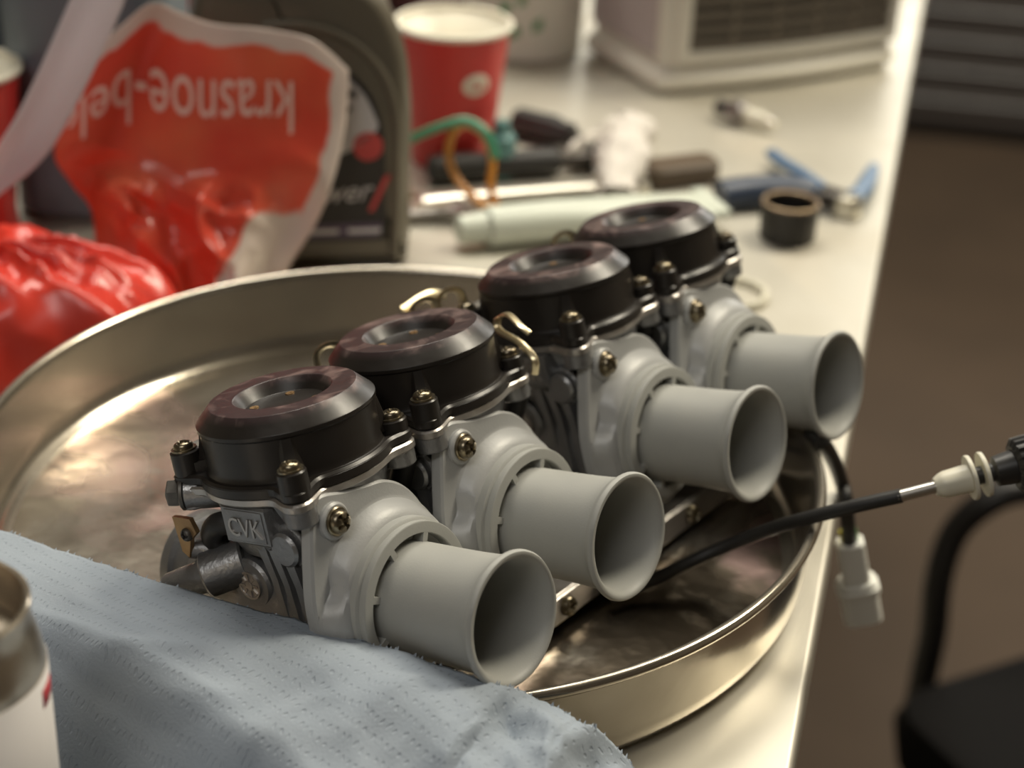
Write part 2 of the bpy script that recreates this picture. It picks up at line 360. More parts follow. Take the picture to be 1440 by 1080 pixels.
def carb_body():
    b = MB()
    # lip under the cover
    # lugs under the bosses
    for bx, by, bz in BOSS: b.cyl(5.6, (bx, by, -29), (bx, by, -21), 20, .6)
    # upper vacuum housing
    b.lathe([(31, -23), (30.2, -26), (29, -30), (28, -36), (27.4, -41), (25.5, -45), (21, -47)], None, 56)
    # CVK panel block on the side
    b.prism([(-8, -31), (13, -31), (16, -20), (-11, -20)], -38, -24, None, .9)
    b.prism([(-6.5, -31.3), (11.5, -31.3), (11.5, -24), (-6.5, -24)], -36.6, -25.2, None, .3)
    # main block
    for zr in ((ZB - 27, ZB - 20, 22, 21), ):
        pass
    rings = []
    for z, hx, hy, r in ((-44, 22, 21, 9), (-50, 25, 23.5, 8), (-60, 27, 24, 7), (-72, 27.5, 24, 7), (-84, 26, 23, 7), (-89, 24, 22, 7)):
        rings.append([V(q.x - 1, q.y, z) for q in rrect(hx * 2, hy * 2, r, 5)])
    b.loft(rings)
    # bore body along x
    b.lathe([(22, -46), (24, -44), (24, -30), (26.5, -24), (27.5, 20), (29.5, 25), (29.5, 28.5)], MX, 56)
    # ribs on the side towards the intake plate
    for k, (xx, yy, w) in enumerate(((6, -27.2, 2.2), (13, -28.6, 2.0), (20, -29.5, 2.4))):
        b.loft([[V(xx + w * sx_ * s_ + dx, yy + dy, z) for sx_, dy in ((-1, 6), (-.7, 0), (.7, 0), (1, 6))] for z, s_, dx, dy0 in ((-40, 1.3, -3, 0), (-52, 1, 0, 0), (-68, .9, 1.5, 0), (-86, 1.1, 1, 0)) for dy_ in (0,)])
    # round boss beside the plate
    b.cyl(6.2, (17.5, -18, -38.5), (17.5, -30.5, -38.5), 24, 1.0)
    b.cyl(8.0, (17.5, -18, -38.5), (17.5, -27.5, -38.5), 24, 1.0)
    # boss that carries the hex bolt
    b.cyl(6.0, (-14, -16, -25), (-29.5, -27, -23.5), 24, .6)
    # butterfly shaft boss, round
    b.cyl(9.5, (-8, -18, -56), (-8, -26.5, -56), 28, 1.0)
    # choke plunger neck
    b.cyl(8.2, (-14, -20, -50), (-26, -30, -53), 24, .8)
    b.cyl(3.6, (-24, -24, -46), (-33, -29, -44), 16, .6)
    # rear bulge
    b.lathe([(10, -44), (16, -46), (18, -52), (16, -60), (10, -62)], T(-30, 0, 0), 28)
    return b
def carb_parts(root):
    """sub-parts of one carburetor, children of its body"""
    def ad(name, mb, m, label=None, **k):
        o = mb.build(name, m, root, **k)
        if label: o['label'] = label
        return o
    # black cover
    c = MB()
    c.lathe([(0.05, 1.0), (13.9, 1.0), (14.2, 1.2), (16.9, 5.1), (17.2, 5.4), (17.5, 5.5), (25.4, 5.5), (25.8, 5.3), (30.75, .35), (31.0, 0.0), (31.0, -1.2), (30.3, -2.0), (30.2, -14), (31, -16), (33.4, -17.4), (33.6, -20.2), (0.05, -20.2)], None, 96, False, False)
    c.prism(lobed(33.2, 5.6), -20.2, -16.2, None, .9)
    for bx, by, bz in BOSS:
        c.cyl(5.1, (bx, by, -20), (bx, by, bz - 1.0), 24, .5)
        a = atan2(by, bx); d = V(cos(a), sin(a), 0); n = V(-sin(a), cos(a), 0)
        R0 = hypot(bx, by)
        c.loft([[d * 28 + n * 4 + V(0, 0, z), d * R0 + n * 4.2 + V(0, 0, z - 1), d * R0 - n * 4.2 + V(0, 0, z - 1), d * 28 - n * 4 + V(0, 0, z)] for z in (-18, bz - 4.5)])
        # fillet rib running up the wall
        c.loft([[d * (29.5) + n * w + V(0, 0, z), d * (29.5 + q) + n * w * .5 + V(0, 0, z), d * (29.5 + q) - n * w * .5 + V(0, 0, z), d * 29.5 - n * w + V(0, 0, z)] for z, w, q in ((-15, 5, 4.5), (-10, 4, 2.6), (-4, 3.2, 1.4), (-2.0, 3.0, 1.0))])
    ad('cover_seat', MB().prism(lobed(33.0, 6.2), -23.6, -20.2, None, .7), M['alloy_bright'], 'bright cast lip below the black cover')
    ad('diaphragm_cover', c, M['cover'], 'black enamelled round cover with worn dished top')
    for a in (.75, 2.2, 3.75, 5.3):
        ad('cover_rivet', MB().lathe([(1.7, .9), (1.6, 1.35), (.7, 1.3), (.6, 1.05), (.1, 1.05)], T(10.8 * cos(a), 10.8 * sin(a), 0), 14), M['copper'], 'tiny copper coloured dimple in the dished cover top')
    for bx, by, bz in BOSS:
        w = MB().lathe([(4.4, 0), (4.4, .7), (1, .7)], None, 24); hd = pan_head(3.5, 2.4)
        w.add([q + V(0, 0, .8) for q in hd.v], hd.f)
        ad('cover_screw', w, M['screw'], 'yellowish cross head screw', M=T(bx, by, bz - 1.0) @ RZ(bx))
    # intake plate
    outl = crom([V(a, b_, 0) for a, b_ in ((-20.5, 46.6), (-25.5, 44.5), (-28.5, 36), (-31.5, 25), (-34.2, 12), (-34, -1), (-31, -13), (-25, -22), (-14, -28), (6, -29), (19, -25), (26, -15), (28, -2), (28, 10), (26, 19.5), (21.5, 29), (15.5, 36), (8, 40.3), (-1, 42), (-10, 43.8))], 5, True)
    p = MB()
    def radial(fr_, rad): 
        res = []
        for q in outl:
            a = atan2(q.y, q.x); R0 = q.length; tgt = rad(a); res.append(V(cos(a), sin(a), 0) * (R0 * (1 - fr_) + tgt * fr_ if fr_ < 1 else tgt))
        return res
    egg = lambda k: (lambda a: min(27.3 + k * (4.0 + 5.0 * max(0, sin(a)) ** 2 + 1.5 * max(0, -cos(a)) ** 2 - 3.2 * exp(-((a - 2.62) / .16) ** 2) + 2.2 * exp(-((a - 2.95) / .16) ** 2)), 40))
    ins1 = inset(outl, .8)
    lv = [(outl, 26.3), (outl, 30.2), (ins1, 31.0), (radial(1, egg(1.0)), 31.3), (radial(1, egg(.86)), 32.0), (radial(1, egg(.62)), 35.6), (radial(1, egg(.40)), 37.6), (radial(1, egg(.15)), 38.4), (radial(1, lambda a: 27.2), 38.9), (radial(1, lambda a: 19.0), 38.9)]
    p.loft([[V(q.x, q.y, x) for q in o_] for o_, x in lv], MX, cap1=False)
    p.cyl(6.4, (30, -18.5, ZB + 36.8), (33.2, -18.5, ZB + 36.8), 28, .8)
    ad('intake_plate', p, M['plate'], 'grey painted cast intake plate', angle=28)
    g = MB(); g.prism([q * .985 for q in outl], 25.6, 26.4, MX); ad('plate_gasket', g, M['rubber'])
    sc = MB().lathe([(5.0, 0), (5.0, .5), (4.6, .9), (1, .9)], None, 28); hd = pan_head(4.1, 3.0, seg=32)
    sc.add([q + V(0, 0, .9) for q in hd.v], hd.f)
    ad('plate_screw', sc, M['screw'], 'bronze coloured cross head screw', M=frame((33.2, -18.5, ZB + 36.8), (1, 0, 0)) @ RZ(.5))
    # velocity stack with slotted ring
    ST = T(84.0, 0, ZB) @ Matrix.Rotation(.0444, 4, 'Y') @ T(-84.0, 0, -ZB) @ MX
    s = MB()
    s.lathe([(27.2, 37.0), (27.2, 40.2), (26.7, 40.6), (26.0, 40.9), (26.0, 41.2), (26.3, 41.6), (26.3, 43.6), (25.8, 44.0), (22.5, 44.0), (22.2, 43.7), (22.2, 39.4), (19.2, 39.4), (19.2, 44.0),
             (19.3, 60), (19.45, 68), (19.7, 74), (20.0, 77.5), (20.5, 79.8), (21.3, 81.5), (22.3, 82.6), (22.75, 83.4), (22.7, 84.3), (22.2, 85.0), (21.4, 85.2), (20.5, 84.8), (19.6, 83.7), (18.8, 81.6), (18.2, 78.5), (17.8, 74), (17.3, 60), (17.2, 30), (19, 30), (19, 37)], ST, 96, loop=True)
    for k in range(8):
        s.box((18.8, -1.15, 39.2), (22.6, 1.15, 43.95), ST @ RZ(radians(67) + k * pi / 4))
    ad('velocity_stack', s, M['stack'], 'matt grey flared velocity stack with slotted ring', angle=40)
    # slide inside the bore
    sl = MB().lathe([(17.4, 28.0), (17.4, 29.5)], MX, 40); ad('throttle_slide', sl, M['dark'])
    # engine side spigot
    e = MB().lathe([(22.0, -46), (21.5, -50), (19.8, -52), (19.8, -60), (21.4, -61), (21.4, -65), (20.6, -66), (17, -66), (17, -45)], MX, 56, loop=True); ad('engine_spigot', e, M['alloy'])
    # float bowl
    fb = MB(); rings = []
    for z, hx, hy, r in ((-88, 23, 22, 7), (-90.5, 23, 22, 7), (-90.6, 20.5, 19.5, 7), (-98, 19, 18, 7), (-101, 16, 15, 7)):
        rings.append([V(q.x - 1, q.y, z) for q in rrect(hx * 2, hy * 2, r, 5)])
    fb.loft(rings); ad('float_bowl', fb, M['alloy'])
    # raised lettering
    vs, fs = text_mesh('CVK', 9.6, .45)
    mt = MB(); mt.add([V(v.x * .86 - 5.6, -31.4 - v.z, v.y - 34.6) for v in vs], fs)
    ad('raised_lettering', mt, M['alloy_bright'], 'raised cast letters CVK')
    # cast emblem disc
    em = MB(); Me = frame((-8, -26.4, -56.0), (0, -1, 0))
    em.lathe([(5.2, 0), (5.2, .8), (4.5, .8), (4.3, .4), (1.6, .4), (1.6, .9), (.1, .9)], Me, 28)
    for k in range(8): em.box((2.0, -.35, .3), (4.2, .35, .85), Me @ RZ(k * pi / 4))
    ad('cast_emblem', em, M['alloy_bright'], 'small round spoked emblem cast into the body')
    # hex bolt
    d = V(-15.5, -11, 1.5).normalized(); Mb = frame(V(-29.5, -27, -23.5), d)
    hb = MB().lathe([(6.2, 0), (6.2, 1.0), (5.2, 1.8)], Mb, 28); hb.prism(ngon(5.0, 6, .3), 1.2, 6.0, Mb, .5); hb.lathe([(2.6, 6.2), (2.6, 6.6), (.1, 6.3)], Mb, 20)
    ad('hex_bolt', hb, M['bolt'], 'grey hex flange bolt')
    # choke plunger cap
    d = V(-24, -8, -8).normalized(); Mc = frame(V(-24, -28.5, -52.5), d)
    cp = MB().lathe([(6.6, 0), (6.6, 3), (5.9, 3.4), (5.6, 19), (5.0, 20), (4.0, 20), (3.6, 18.6), (.1, 18.6)], Mc, 28); ad('choke_plunger', cp, M['alloy'])
    # copper bracket and hose behind it
    bk = MB(); bk.prism([(-34, -31), (-25, -31), (-23, -36), (-27, -39), (-30, -46), (-33, -44)], -.9, .9, Matrix(((1, 0, 0, 0), (0, 0, 1, -31), (0, 1, 0, 0), (0, 0, 0, 1))))
    ad('linkage_bracket', bk, M['copper'], 'brown copper coloured linkage bracket')
    ad('linkage_screw', MB().add(*(lambda h: (h.v, h.f))(pan_head(2.4, 2)), M=frame((-28, -31.9, -37), (0, -1, 0))), M['bolt'])
    hs = MB().tube(crom([(-6, -20, -36), (-14, -25, -34), (-20, -26, -36), (-24, -24, -42), (-20, -18, -50)], 6), 4.2, 14); ad('vacuum_hose', hs, M['rubber'], 'short black rubber hose')
    # open vent tube on the other side
    a, b_ = V(19, 34.5, -27), V(8, 32.5, -50)
    vt = MB(); vt.lathe([(4.2, 0), (4.2, 24), (3.2, 24), (3.2, 0)], frame(b_, a - b_), 20, loop=True); ad('vent_tube', vt, M['rubber'], 'open black vent tube beside the cover')
YS = [0, 65.93, 65.93 + 88.41, 2 * 65.93 + 88.41]
carb0 = carb_body().build('carburetor', M['alloy'], bank, angle=32)
carb0['label'] = 'cast alloy carburetor body, engine side turned away'
carb_parts(carb0)
for s_ in YS[1:]:
    c = carb0.copy(); COL.objects.link(c); c.location = (0, s_ * MM, 0)
    for ch in list(carb0.children):
        d = ch.copy(); COL.objects.link(d); d.parent = c
# rails that bolt the four together
rl = MB().box((33.5, -6, -114.5), (36.5, 232, -104.5), ch=.5); rl.box((20, -6, -106.0), (35, 232, -104.2), ch=.4)
rl.build('support_rail', M['alloy_bright'], bank)['label'] = 'bright flat support rail under the stacks'
for s_ in YS:
    hd = pan_head(4.0, 3.2); hd.build('rail_screw', M['screw'], bank, M=frame((36.6, s_ + 17, -109.5), (1, 0, 0)))
    MB().box((14, s_ + 12, -107), (21, s_ + 22, -86), ch=.6).build('rail_bracket', M['alloy'], bank)
r2 = MB().box((-36, -4, -30.5), (-33, 226, -22), ch=.5); r2.build('rear_rail', M['alloy'], bank)
# yellow passivated choke linkage
def strip(pts, w=2.4, th=.5, hint=(0, 0, 1)): return MB().tube(crom([Vector(q) for q in pts], 5), w, 8, True, th / w, hint)
Y2 = YS[1]
for pts, hint in (([(12, Y2 + 36, -2), (20, Y2 + 33, 1), (30, Y2 + 27.5, -1.5), (34, Y2 + 27, -4)], (0, 0, 1)),
                  ([(12, Y2 + 36, -2), (13, Y2 + 34.5, -6), (26, Y2 + 30, -9), (34, Y2 + 27, -14), (33, Y2 + 27, -20)], (0, .4, 1))):
    strip(pts, 1.5, .8, hint).build('choke_clip', M['brass'], bank)['label'] = 'bent yellow metal choke clip'
for yy, dx in ((Y2 - 6, 0), (Y2 + 50, 0), (Y2 + 63, 3), (YS[3] - 8, 0)):
    strip([(-40 + dx, yy - 4, -14), (-42 + dx, yy - 3, -4), (-38 + dx, yy, 0), (-36 + dx, yy + 5, -3), (-37 + dx, yy + 6, -14)], 1.8, .7, (1, 0, 0)).build('choke_lever', M['brass'], bank)['label'] = 'small looped yellow metal choke lever'
strip([(-44, Y2 + 44, -3), (-43, Y2 + 60, -1), (-42, Y2 + 68, -4)], 2.0, .6, (1, 0, .5)).build('choke_rail', M['brass'], bank)
MB().tube([(-42, -10, -15), (-42, 228, -15)], 2.2, 10).build('choke_shaft', M['bolt'], bank)

# ------------------------------------------------------------------ paper towel
CA, CB = V(-184.2, 530.0, 0), V(6.9, 449.6, 0)
ce = (CB - CA).normalized(); cn = V(ce.y, -ce.x, 0)         # outwards, towards the bench front
CAN = V(-153, 383, 0)
def sstep(a, b, x):
    t_ = min(1, max(0, (x - a) / (b - a))); return t_ * t_ * (3 - 2 * t_)
LCH = (CB - CA).length
EDGE = crom([V(*q, 0) for q in ((-190, 690), (-90, 720), (0, 746), (115, 784), (230, 821), (400, 869), (480, 893), (560, 917), (640, 943), (700, 963), (740, 974), (800, 1006), (850, 1032), (905, 1092), (940, 1150))], 6)
EZ = lambda u: 43.5 + 9.5 * sstep(.18, .38, u) * (1 - sstep(.62, .75, u)) - 30 * sstep(.80, .95, u)
def edge_pt(u):
    x = u * (len(EDGE) - 1); i = min(int(x), len(EDGE) - 2); q = EDGE[i].lerp(EDGE[i + 1], x - i); return P(q.x, q.y, z=EZ(u))
CREASE = [(P(a, b, z=32), P(c, d, z=22), amp, wd) for a, b, c, d, amp, wd in (
    (725, 985, 600, 1000, -5.5, 4.5), (720, 990, 640, 1070, 5.0, 6.0), (745, 1000, 770, 1110, 6.0, 7.0), (690, 1010, 560, 1060, -4.5, 6.0), (700, 1040, 720, 1120, -6.0, 6.0),
    (800, 1030, 840, 1120, -5.0, 6.0), (600, 1030, 500, 1120, 4.0, 8.0), (560, 985, 470, 1010, -2.0, 5.0), (660, 1000, 590, 1040, 3.5, 4.0),
    (60, 905, 330, 1085, 3.5, 6.0), (60, 935, 250, 1090, -6.0, 9.0), (110, 960, 300, 1020, 4.0, 6.0), (300, 905, 470, 985, 1.6, 6.0), (110, 850, 260, 900, -1.5, 7.0))]
def crease_sum(q):
    z = 0
    for a, b, amp, wd in CREASE:
        ax_, ay_ = a.x, a.y; dx, dy = b.x - ax_, b.y - ay_; L2 = dx * dx + dy * dy
        t_ = ((q.x - ax_) * dx + (q.y - ay_) * dy) / L2; tc = min(1, max(0, t_))
        d = hypot(q.x - ax_ - dx * tc, q.y - ay_ - dy * tc)
        if d < 5 * wd: z += amp * exp(-d / wd) * (.45 + .55 * sin(pi * min(1, max(0, tc))))
    return z
def towel(u, v):
    s = -60 + u * (LCH + 60 + 78); w = v * 235
    e_ = edge_pt(u); q = e_ + cn * (w + .8 * noise.noise(V(s * .25, 0, 4)) * (1 - v)); over = max(0, s - LCH)
    r = hypot(q.x - PCX, q.y - PCY)
    out_ = r - 171
    crease = noise.noise(V(q.x * .022, q.y * .03, 1.3))
    big = noise.noise(V(q.x * .012 + 5, q.y * .012, 7.7))
    drop0 = 2 + 20 * sstep(.25, .42, u) + 34 * sstep(.42, .6, u) + 6 * big
    top = EZ(u) * (1 - sstep(10, 60, w)) + 42.6 * sstep(10, 60, w) if u < .8 else 42.6 - 30 * sstep(.8, .95, u)
    top += 1.2 * noise.noise(V(s * .05, w * .05, 2)) + 2.5 * sin(pi * min(1, w / 60)) * (.5 + crease)
    low = 4.5 + 7 * (.5 + big) + 6 * abs(crease)
    f = sstep(drop0, drop0 + 34, out_)
    z = top * (1 - f) + low * f
    # crumples towards the right hand end and in the hanging part
    k = sstep(.52, .85, u) * sstep(4, 22, out_ + 14) + .55 * sstep(0, 40, out_)
    rg = lambda x, y, a: 1 - 2 * abs(noise.noise(V(x, y, a)))
    z += k * (2.2 * rg(s * .022 + w * .015, w * .030 - s * .016, 5.5) + 1.2 * rg(s * .05 - w * .04, w * .055 + s * .02, 9.5) + .4 * rg(s * .11, w * .12, 2.5)) * sstep(0, 14, w)
    z += crease_sum(q) * sstep(0, 16, w)
    z += (.6 * rg(s * .05 + w * .03, w * .06, 12.5) + 1.6 * rg(s * .016 + w * .02, w * .03 - s * .004, 3.5) * sstep(0, 25, w)) * (1 - k * .5)
    dc = hypot(q.x - CAN.x, q.y - CAN.y)
    z = 1.4 + (max(z, 1.4) - 1.4) * sstep(30, 60, dc)
    if out_ > -8 and out_ < 4: z = max(z, 42.6)
    elif out_ >= 4 and out_ < 12: z = max(z, 42.6 * (1 - (out_ - 4) / 8 * .5))
    return V(q.x, q.y, max(z, 1.0))
def towel_material():
    m = mat('blue_paper_towel', (.31, .355, .41), .9, 0, (.34, .385, .44), 40, spec=.15)
    nt = m.node_tree; N = nt.nodes; L = nt.links; b = N['Principled BSDF']
    tc = N.new('ShaderNodeTexCoord'); mp = N.new('ShaderNodeMapping'); mp.inputs['Rotation'].default_value = (0, 0, radians(38))
    L.new(tc.outputs['Object'], mp.inputs['Vector'])
    wob = N.new('ShaderNodeTexNoise'); wob.inputs['Scale'].default_value = 150; L.new(tc.outputs['Object'], wob.inputs['Vector'])
    vm = N.new('ShaderNodeVectorMath'); vm.operation = 'MULTIPLY_ADD'; L.new(wob.outputs['Color'], vm.inputs[0]); vm.inputs[1].default_value = (.0042,) * 3; L.new(mp.outputs['Vector'], vm.inputs[2])
    sx = N.new('ShaderNodeSeparateXYZ'); L.new(vm.outputs[0], sx.inputs[0])
    def wave(sock, per):
        a = N.new('ShaderNodeMath'); a.operation = 'MULTIPLY'; a.inputs[1].default_value = 2 * pi / per; L.new(sock, a.inputs[0])
        s = N.new('ShaderNodeMath'); s.operation = 'SINE'; L.new(a.outputs[0], s.inputs[0]); return s.outputs[0]
    a = wave(sx.outputs['X'], .0027); c = wave(sx.outputs['Y'], .0050)
    ad = N.new('ShaderNodeMath'); ad.operation = 'ADD'; L.new(a, ad.inputs[0]); L.new(c, ad.inputs[1])
    r = N.new('ShaderNodeMapRange'); r.inputs[1].default_value = 1.25; r.inputs[2].default_value = 1.9; r.inputs[3].default_value = 1; r.inputs[4].default_value = 0; L.new(ad.outputs[0], r.inputs[0])
    fn = N.new('ShaderNodeTexNoise'); fn.inputs['Scale'].default_value = 900; fn.inputs['Detail'].default_value = 2; L.new(tc.outputs['Object'], fn.inputs['Vector'])
    h = N.new('ShaderNodeMath'); h.operation = 'MULTIPLY_ADD'; L.new(fn.outputs['Fac'], h.inputs[0]); h.inputs[1].default_value = .5; L.new(r.outputs[0], h.inputs[2])
    bp = N.new('ShaderNodeBump'); bp.inputs['Strength'].default_value = .5; bp.inputs['Distance'].default_value = .0006; L.new(h.outputs[0], bp.inputs['Height']); L.new(bp.outputs['Normal'], b.inputs['Normal'])
    return m
M['towel'] = towel_material()
tw = MB().grid(towel, 230, 170).build('paper_towel', M['towel'], None, angle=180, solid=.35)
tag(tw, 'blue grey embossed paper towel draped over the front rim of the pan', 'paper towel')
ts = MB(); 
for k in range(150):      # torn fibres along the perforated edge
    u = random.uniform(.02, .93); q = towel(u, 0); h = random.uniform(.5, 1.6); a = ce * random.uniform(.3, .8)
    d = cn * random.uniform(-1.6, -.3) + V(0, 0, random.uniform(-.1, .9))
    ts.add([q - a + cn * .5, q + a + cn * .5, q + d.normalized() * h + V(0, 0, .1), q + V(0, 0, .35)], [(0, 1, 2), (0, 3, 2), (1, 3, 2)])
to = ts.build('torn_edge', M['towel'], tw); tag(to, kind='stuff')

# ------------------------------------------------------------------ small tin at the front
M['tin'] = mat('tinplate', (.62, .55, .45), .25, .9, (.5, .42, .32), 60)
M['tin_label'] = mat('tin_label', (.62, .59, .57), .5, 0)
M['red_label'] = mat('red_label', (.55, .05, .06), .5)
tin = empty('tin_can', (CAN.x, CAN.y, 1.8)); tag(tin, 'small open tin with white label standing on the paper towel', 'can')
MB().lathe([(25, 0), (27, .6), (27.5, 2), (27.5, 92), (26.8, 97), (25, 104), (24.2, 107), (24.2, 110.4), (25, 111.4), (25, 113), (24.3, 113.8), (23.2, 113.5), (22.8, 112), (22.6, 104), (21, 101), (0.1, 100.5)], None, 64, True, False).build('body', M['tin'], tin)
MB().lathe([(27.65, 6), (27.65, 92)], None, 64, False, False).build('label_sleeve', M['tin_label'], tin, solid=.15)
lm = MB(); lm.grid(lambda u, v: V(27.85 * cos(-.12 + .32 * u), 27.85 * sin(-.12 + .32 * u), 82 + 6 * v), 4, 2); lm.build('label_mark', M['red_label'], tin, solid=.1)

# ------------------------------------------------------------------ idle adjuster cable
M['ivory'] = mat('ivory_plastic', (.70, .67, .55), .4, sss=.0)
M['black_plastic'] = mat('black_plastic', (.02, .019, .018), .42)
c0 = [P(860, 838, z=7), P(925, 812, z=9), P(1000, 777, z=16), P(1080, 745, z=32), P(1142, 727, z=45.5), P(1205, 711, z=55), P(1268, 697, z=62)]
ac = empty('adjuster_cable', c0[4]); tag(ac, 'black adjuster cable with ivory collar lying across the pan rim', 'cable')
Mi = Matrix.Translation(-c0[4])
MB().tube(crom(c0, 8), 2.7, 14).build('sheath', M['rubber'], ac, M=Mi)
f0, f1 = c0[-1], P(1322, 683, z=66)
ax = (f1 - f0).normalized()
MB().cyl(2.3, f0 - ax * 2, f1 + ax * 3, 16, .3).build('ferrule', M['steel_wire'], ac, M=Mi)
Mk = frame(f1, ax)
MB().lathe([(3.2, -2), (4.4, 0), (5.0, 2), (5.4, 11), (4.6, 12), (.5, 12)], Mk, 28).build('collar', M['ivory'], ac, M=Mi)
for zz in (11.0, 16.0):
    MB().lathe([(3, zz), (8.4, zz), (8.6, zz + .6), (8.4, zz + 1.5), (3, zz + 1.5)], Mk, 32).build('collar_flange', M['ivory'], ac, M=Mi)
MB().lathe([(3.4, 10), (3.4, 20), (5.6, 21), (6.4, 28), (6.4, 30)], Mk, 28).build('knob_neck', M['black_plastic'], ac, M=Mi)
kn = []
for zz, r in ((28, 8), (29.5, 10), (52, 10.4), (54, 9)):
    kn.append([V((r * (1 + .05 * (1 if k % 4 < 2 else -1))) * cos(2 * pi * k / 72), (r * (1 + .05 * (1 if k % 4 < 2 else -1))) * sin(2 * pi * k / 72), zz) for k in range(72)])
MB().loft(kn, Mk).build('adjuster_knob', M['black_plastic'], ac, M=Mi)['label'] = 'ribbed black adjuster knob'

# ------------------------------------------------------------------ sensor lead with white plug hanging over the bench edge
M['white_plug'] = mat('white_plug', (.84, .84, .78), .4)
out_dir = -en
def off_edge(v, d, z):       # point d mm outside the edge at about photo row v
    u = 1300 - 184 * v / 1080; return P(u, v, z=0) + out_dir * d + V(0, 0, z)
w0 = [P(1105, 640, z=12), P(1128, 612, z=30), P(1152, 618, z=44.5), P(1172, 648, z=24), P(1184, 680, z=5), P(1189, 702, z=1), P(1192, 730, z=-12), P(1194, 752, z=-24), P(1196, 768, z=-32)]
sl = empty('sensor_lead', w0[-1]); tag(sl, 'black sensor lead with white plug hanging over the bench edge', 'cable')
Ms = Matrix.Translation(-w0[-1])
MB().tube(crom(w0, 8), 3.3, 14).build('lead', M['rubber'], sl, M=Ms)
pe = P(1214, 872, z=-72); axp = (pe - w0[-1]).normalized(); Mp = frame(w0[-1], axp); LP = (pe - w0[-1]).length
plug = MB(); plug.prism(rrect(12.5, 11, 3, 4), -3, LP * .52, Mp, .8); plug.build('plug_body', M['white_plug'], sl, M=Ms)
plug = MB(); plug.prism(rrect(17.5, 14.5, 4.5, 4), LP * .44, LP * .98, Mp, 1.0); plug.build('plug_shell', M['white_plug'], sl, M=Ms)
plug = MB(); plug.prism(rrect(19.5, 16.5, 5, 4), LP * .50, LP * .60, Mp, .8); plug.build('plug_collar', M['white_plug'], sl, M=Ms)
for k, c in enumerate(((.55, .5, .05), (.02, .02, .02), (.12, .35, .12))):
    MB().tube([Mp @ V(-3 + 3 * k, 0, -9), Mp @ V(-3 + 3 * k, 0, 0)], 1.1, 8).build('core_wire', mat('wire_colour_%d' % k, c, .4), sl, M=Ms)

# ------------------------------------------------------------------ background on the bench
M['cup_red'] = mat('red_paper_cup', (.62, .035, .03), .42)
M['cup_white'] = mat('cup_white', (.80, .76, .64), .5)
def cup(name_label, loc, r0, r1, h, inverted=False, logo=None):
    e = empty('paper_cup', loc); tag(e, name_label, 'cup', 'red paper cups on the bench')
    A = MB().lathe([(r0 - 1, 3), (r0, 0), (r1 - .8, h - 2), (r1 - 1.4, h - 2), (r0 - .6, 3)], None, 64, loop=True)
    A.lathe([(.1, 3), (r0 - .6, 3), (r0 - .6, 3.6), (.1, 3.6)], None, 64, False, False)
    Bm = MB().torus(r1 - .6, 1.9, T(0, 0, h - 2), 64, 10)
    C = MB().lathe([(r0 - .8, 4), (r1 - 1.6, h - 2.5)], None, 64, False, False)
    for mb, nm, m in ((A, 'cup_wall', M['cup_red']), (Bm, 'rolled_rim', M['cup_white']), (C, 'inner_wall', M['cup_white'])):
        Mi_ = (T(0, 0, h) @ Matrix.Rotation(pi, 4, 'X')) if inverted else None
        mb.build(nm, m, e, M=Mi_, solid=.3 if nm == 'inner_wall' else 0)
    if logo is not None:
        a0, zc, hw, hh = logo; g = MB()
        def lp(u, v):
            rr_ = u; th = 2 * pi * v; zz = zc + hh * rr_ * sin(th); R_ = r0 + (r1 - r0) * zz / h + .35; a = a0 + hw * rr_ * cos(th) / R_
            return V(R_ * cos(a), R_ * sin(a), zz)
        g.grid(lp, 6, 28); g.build('logo', M['cup_white'], e, solid=.1)['label'] = 'small white oval logo'
        # blurred strokes of lettering in the oval
        for k in range(3):
            a1 = a0 + (-.45 + .42 * k) * hw / r1
            q = MB(); R_ = r0 + (r1 - r0) * zc / h + .5
            q.grid(lambda u, v: V(R_ * cos(a1 + .12 * u * hw / r1 * 2), R_ * sin(a1 + .12 * u * hw / r1 * 2), zc - hh * .42 + hh * .84 * v), 2, 2); q.build('logo_stroke', M['cup_red'], e, solid=.1)
    return e
cup('red paper cup with white rim and oval logo behind the oil bottle', P(633, 222, z=0), 25, 36, 90, logo=(-1.05, 58, 9, 7))
cup('red paper cup with cream rim half hidden by the paper strip', P(-42, 322, z=0), 25, 36, 96, logo=(-.95, 55, 9, 7))
cup('red paper cup standing upside down below the paper strip', P(-40, 380, z=0), 22, 31, 72, inverted=True)

# heater
M['heater'] = mat('heater_plastic', (.74, .71, .63), .42)
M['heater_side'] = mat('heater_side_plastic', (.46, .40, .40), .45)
M['grille_dark'] = mat('heater_inside', (.03, .025, .02), .6)
M['grille'] = mat('heater_grille', (.17, .145, .115), .45)
hA, hB = P(925, 138, z=0), P(1262, 96, z=0)
hx = (hB - hA); HW = hx.length; hx.normalize(); hy = V(-hx.y, hx.x, 0)
Hm = Matrix(((hx.x, hy.x, 0, hA.x), (hx.y, hy.y, 0, hA.y), (0, 0, 1, 0), (0, 0, 0, 1)))
ht = empty('fan_heater', (0, 0, 0), Matrix(Hm)); ht.location = hA * MM
tag(ht, 'white plastic fan heater with dark slatted grille on the bench', 'heater')
def hout(ins, bow):
    W_, D_ = HW, 135
    pts = []
    for k in range(13): a = k / 12; pts.append(V(ins + 6 + (W_ - 2 * ins - 12) * a, ins - bow * sin(pi * a), 0))
    pts += [V(W_ - ins, ins + 6, 0), V(W_ - ins, D_ - ins - 25, 0), V(W_ - ins - 25, D_ - ins, 0), V(ins + 25, D_ - ins, 0), V(ins, D_ - ins - 25, 0), V(ins, ins + 6, 0)]
    return pts
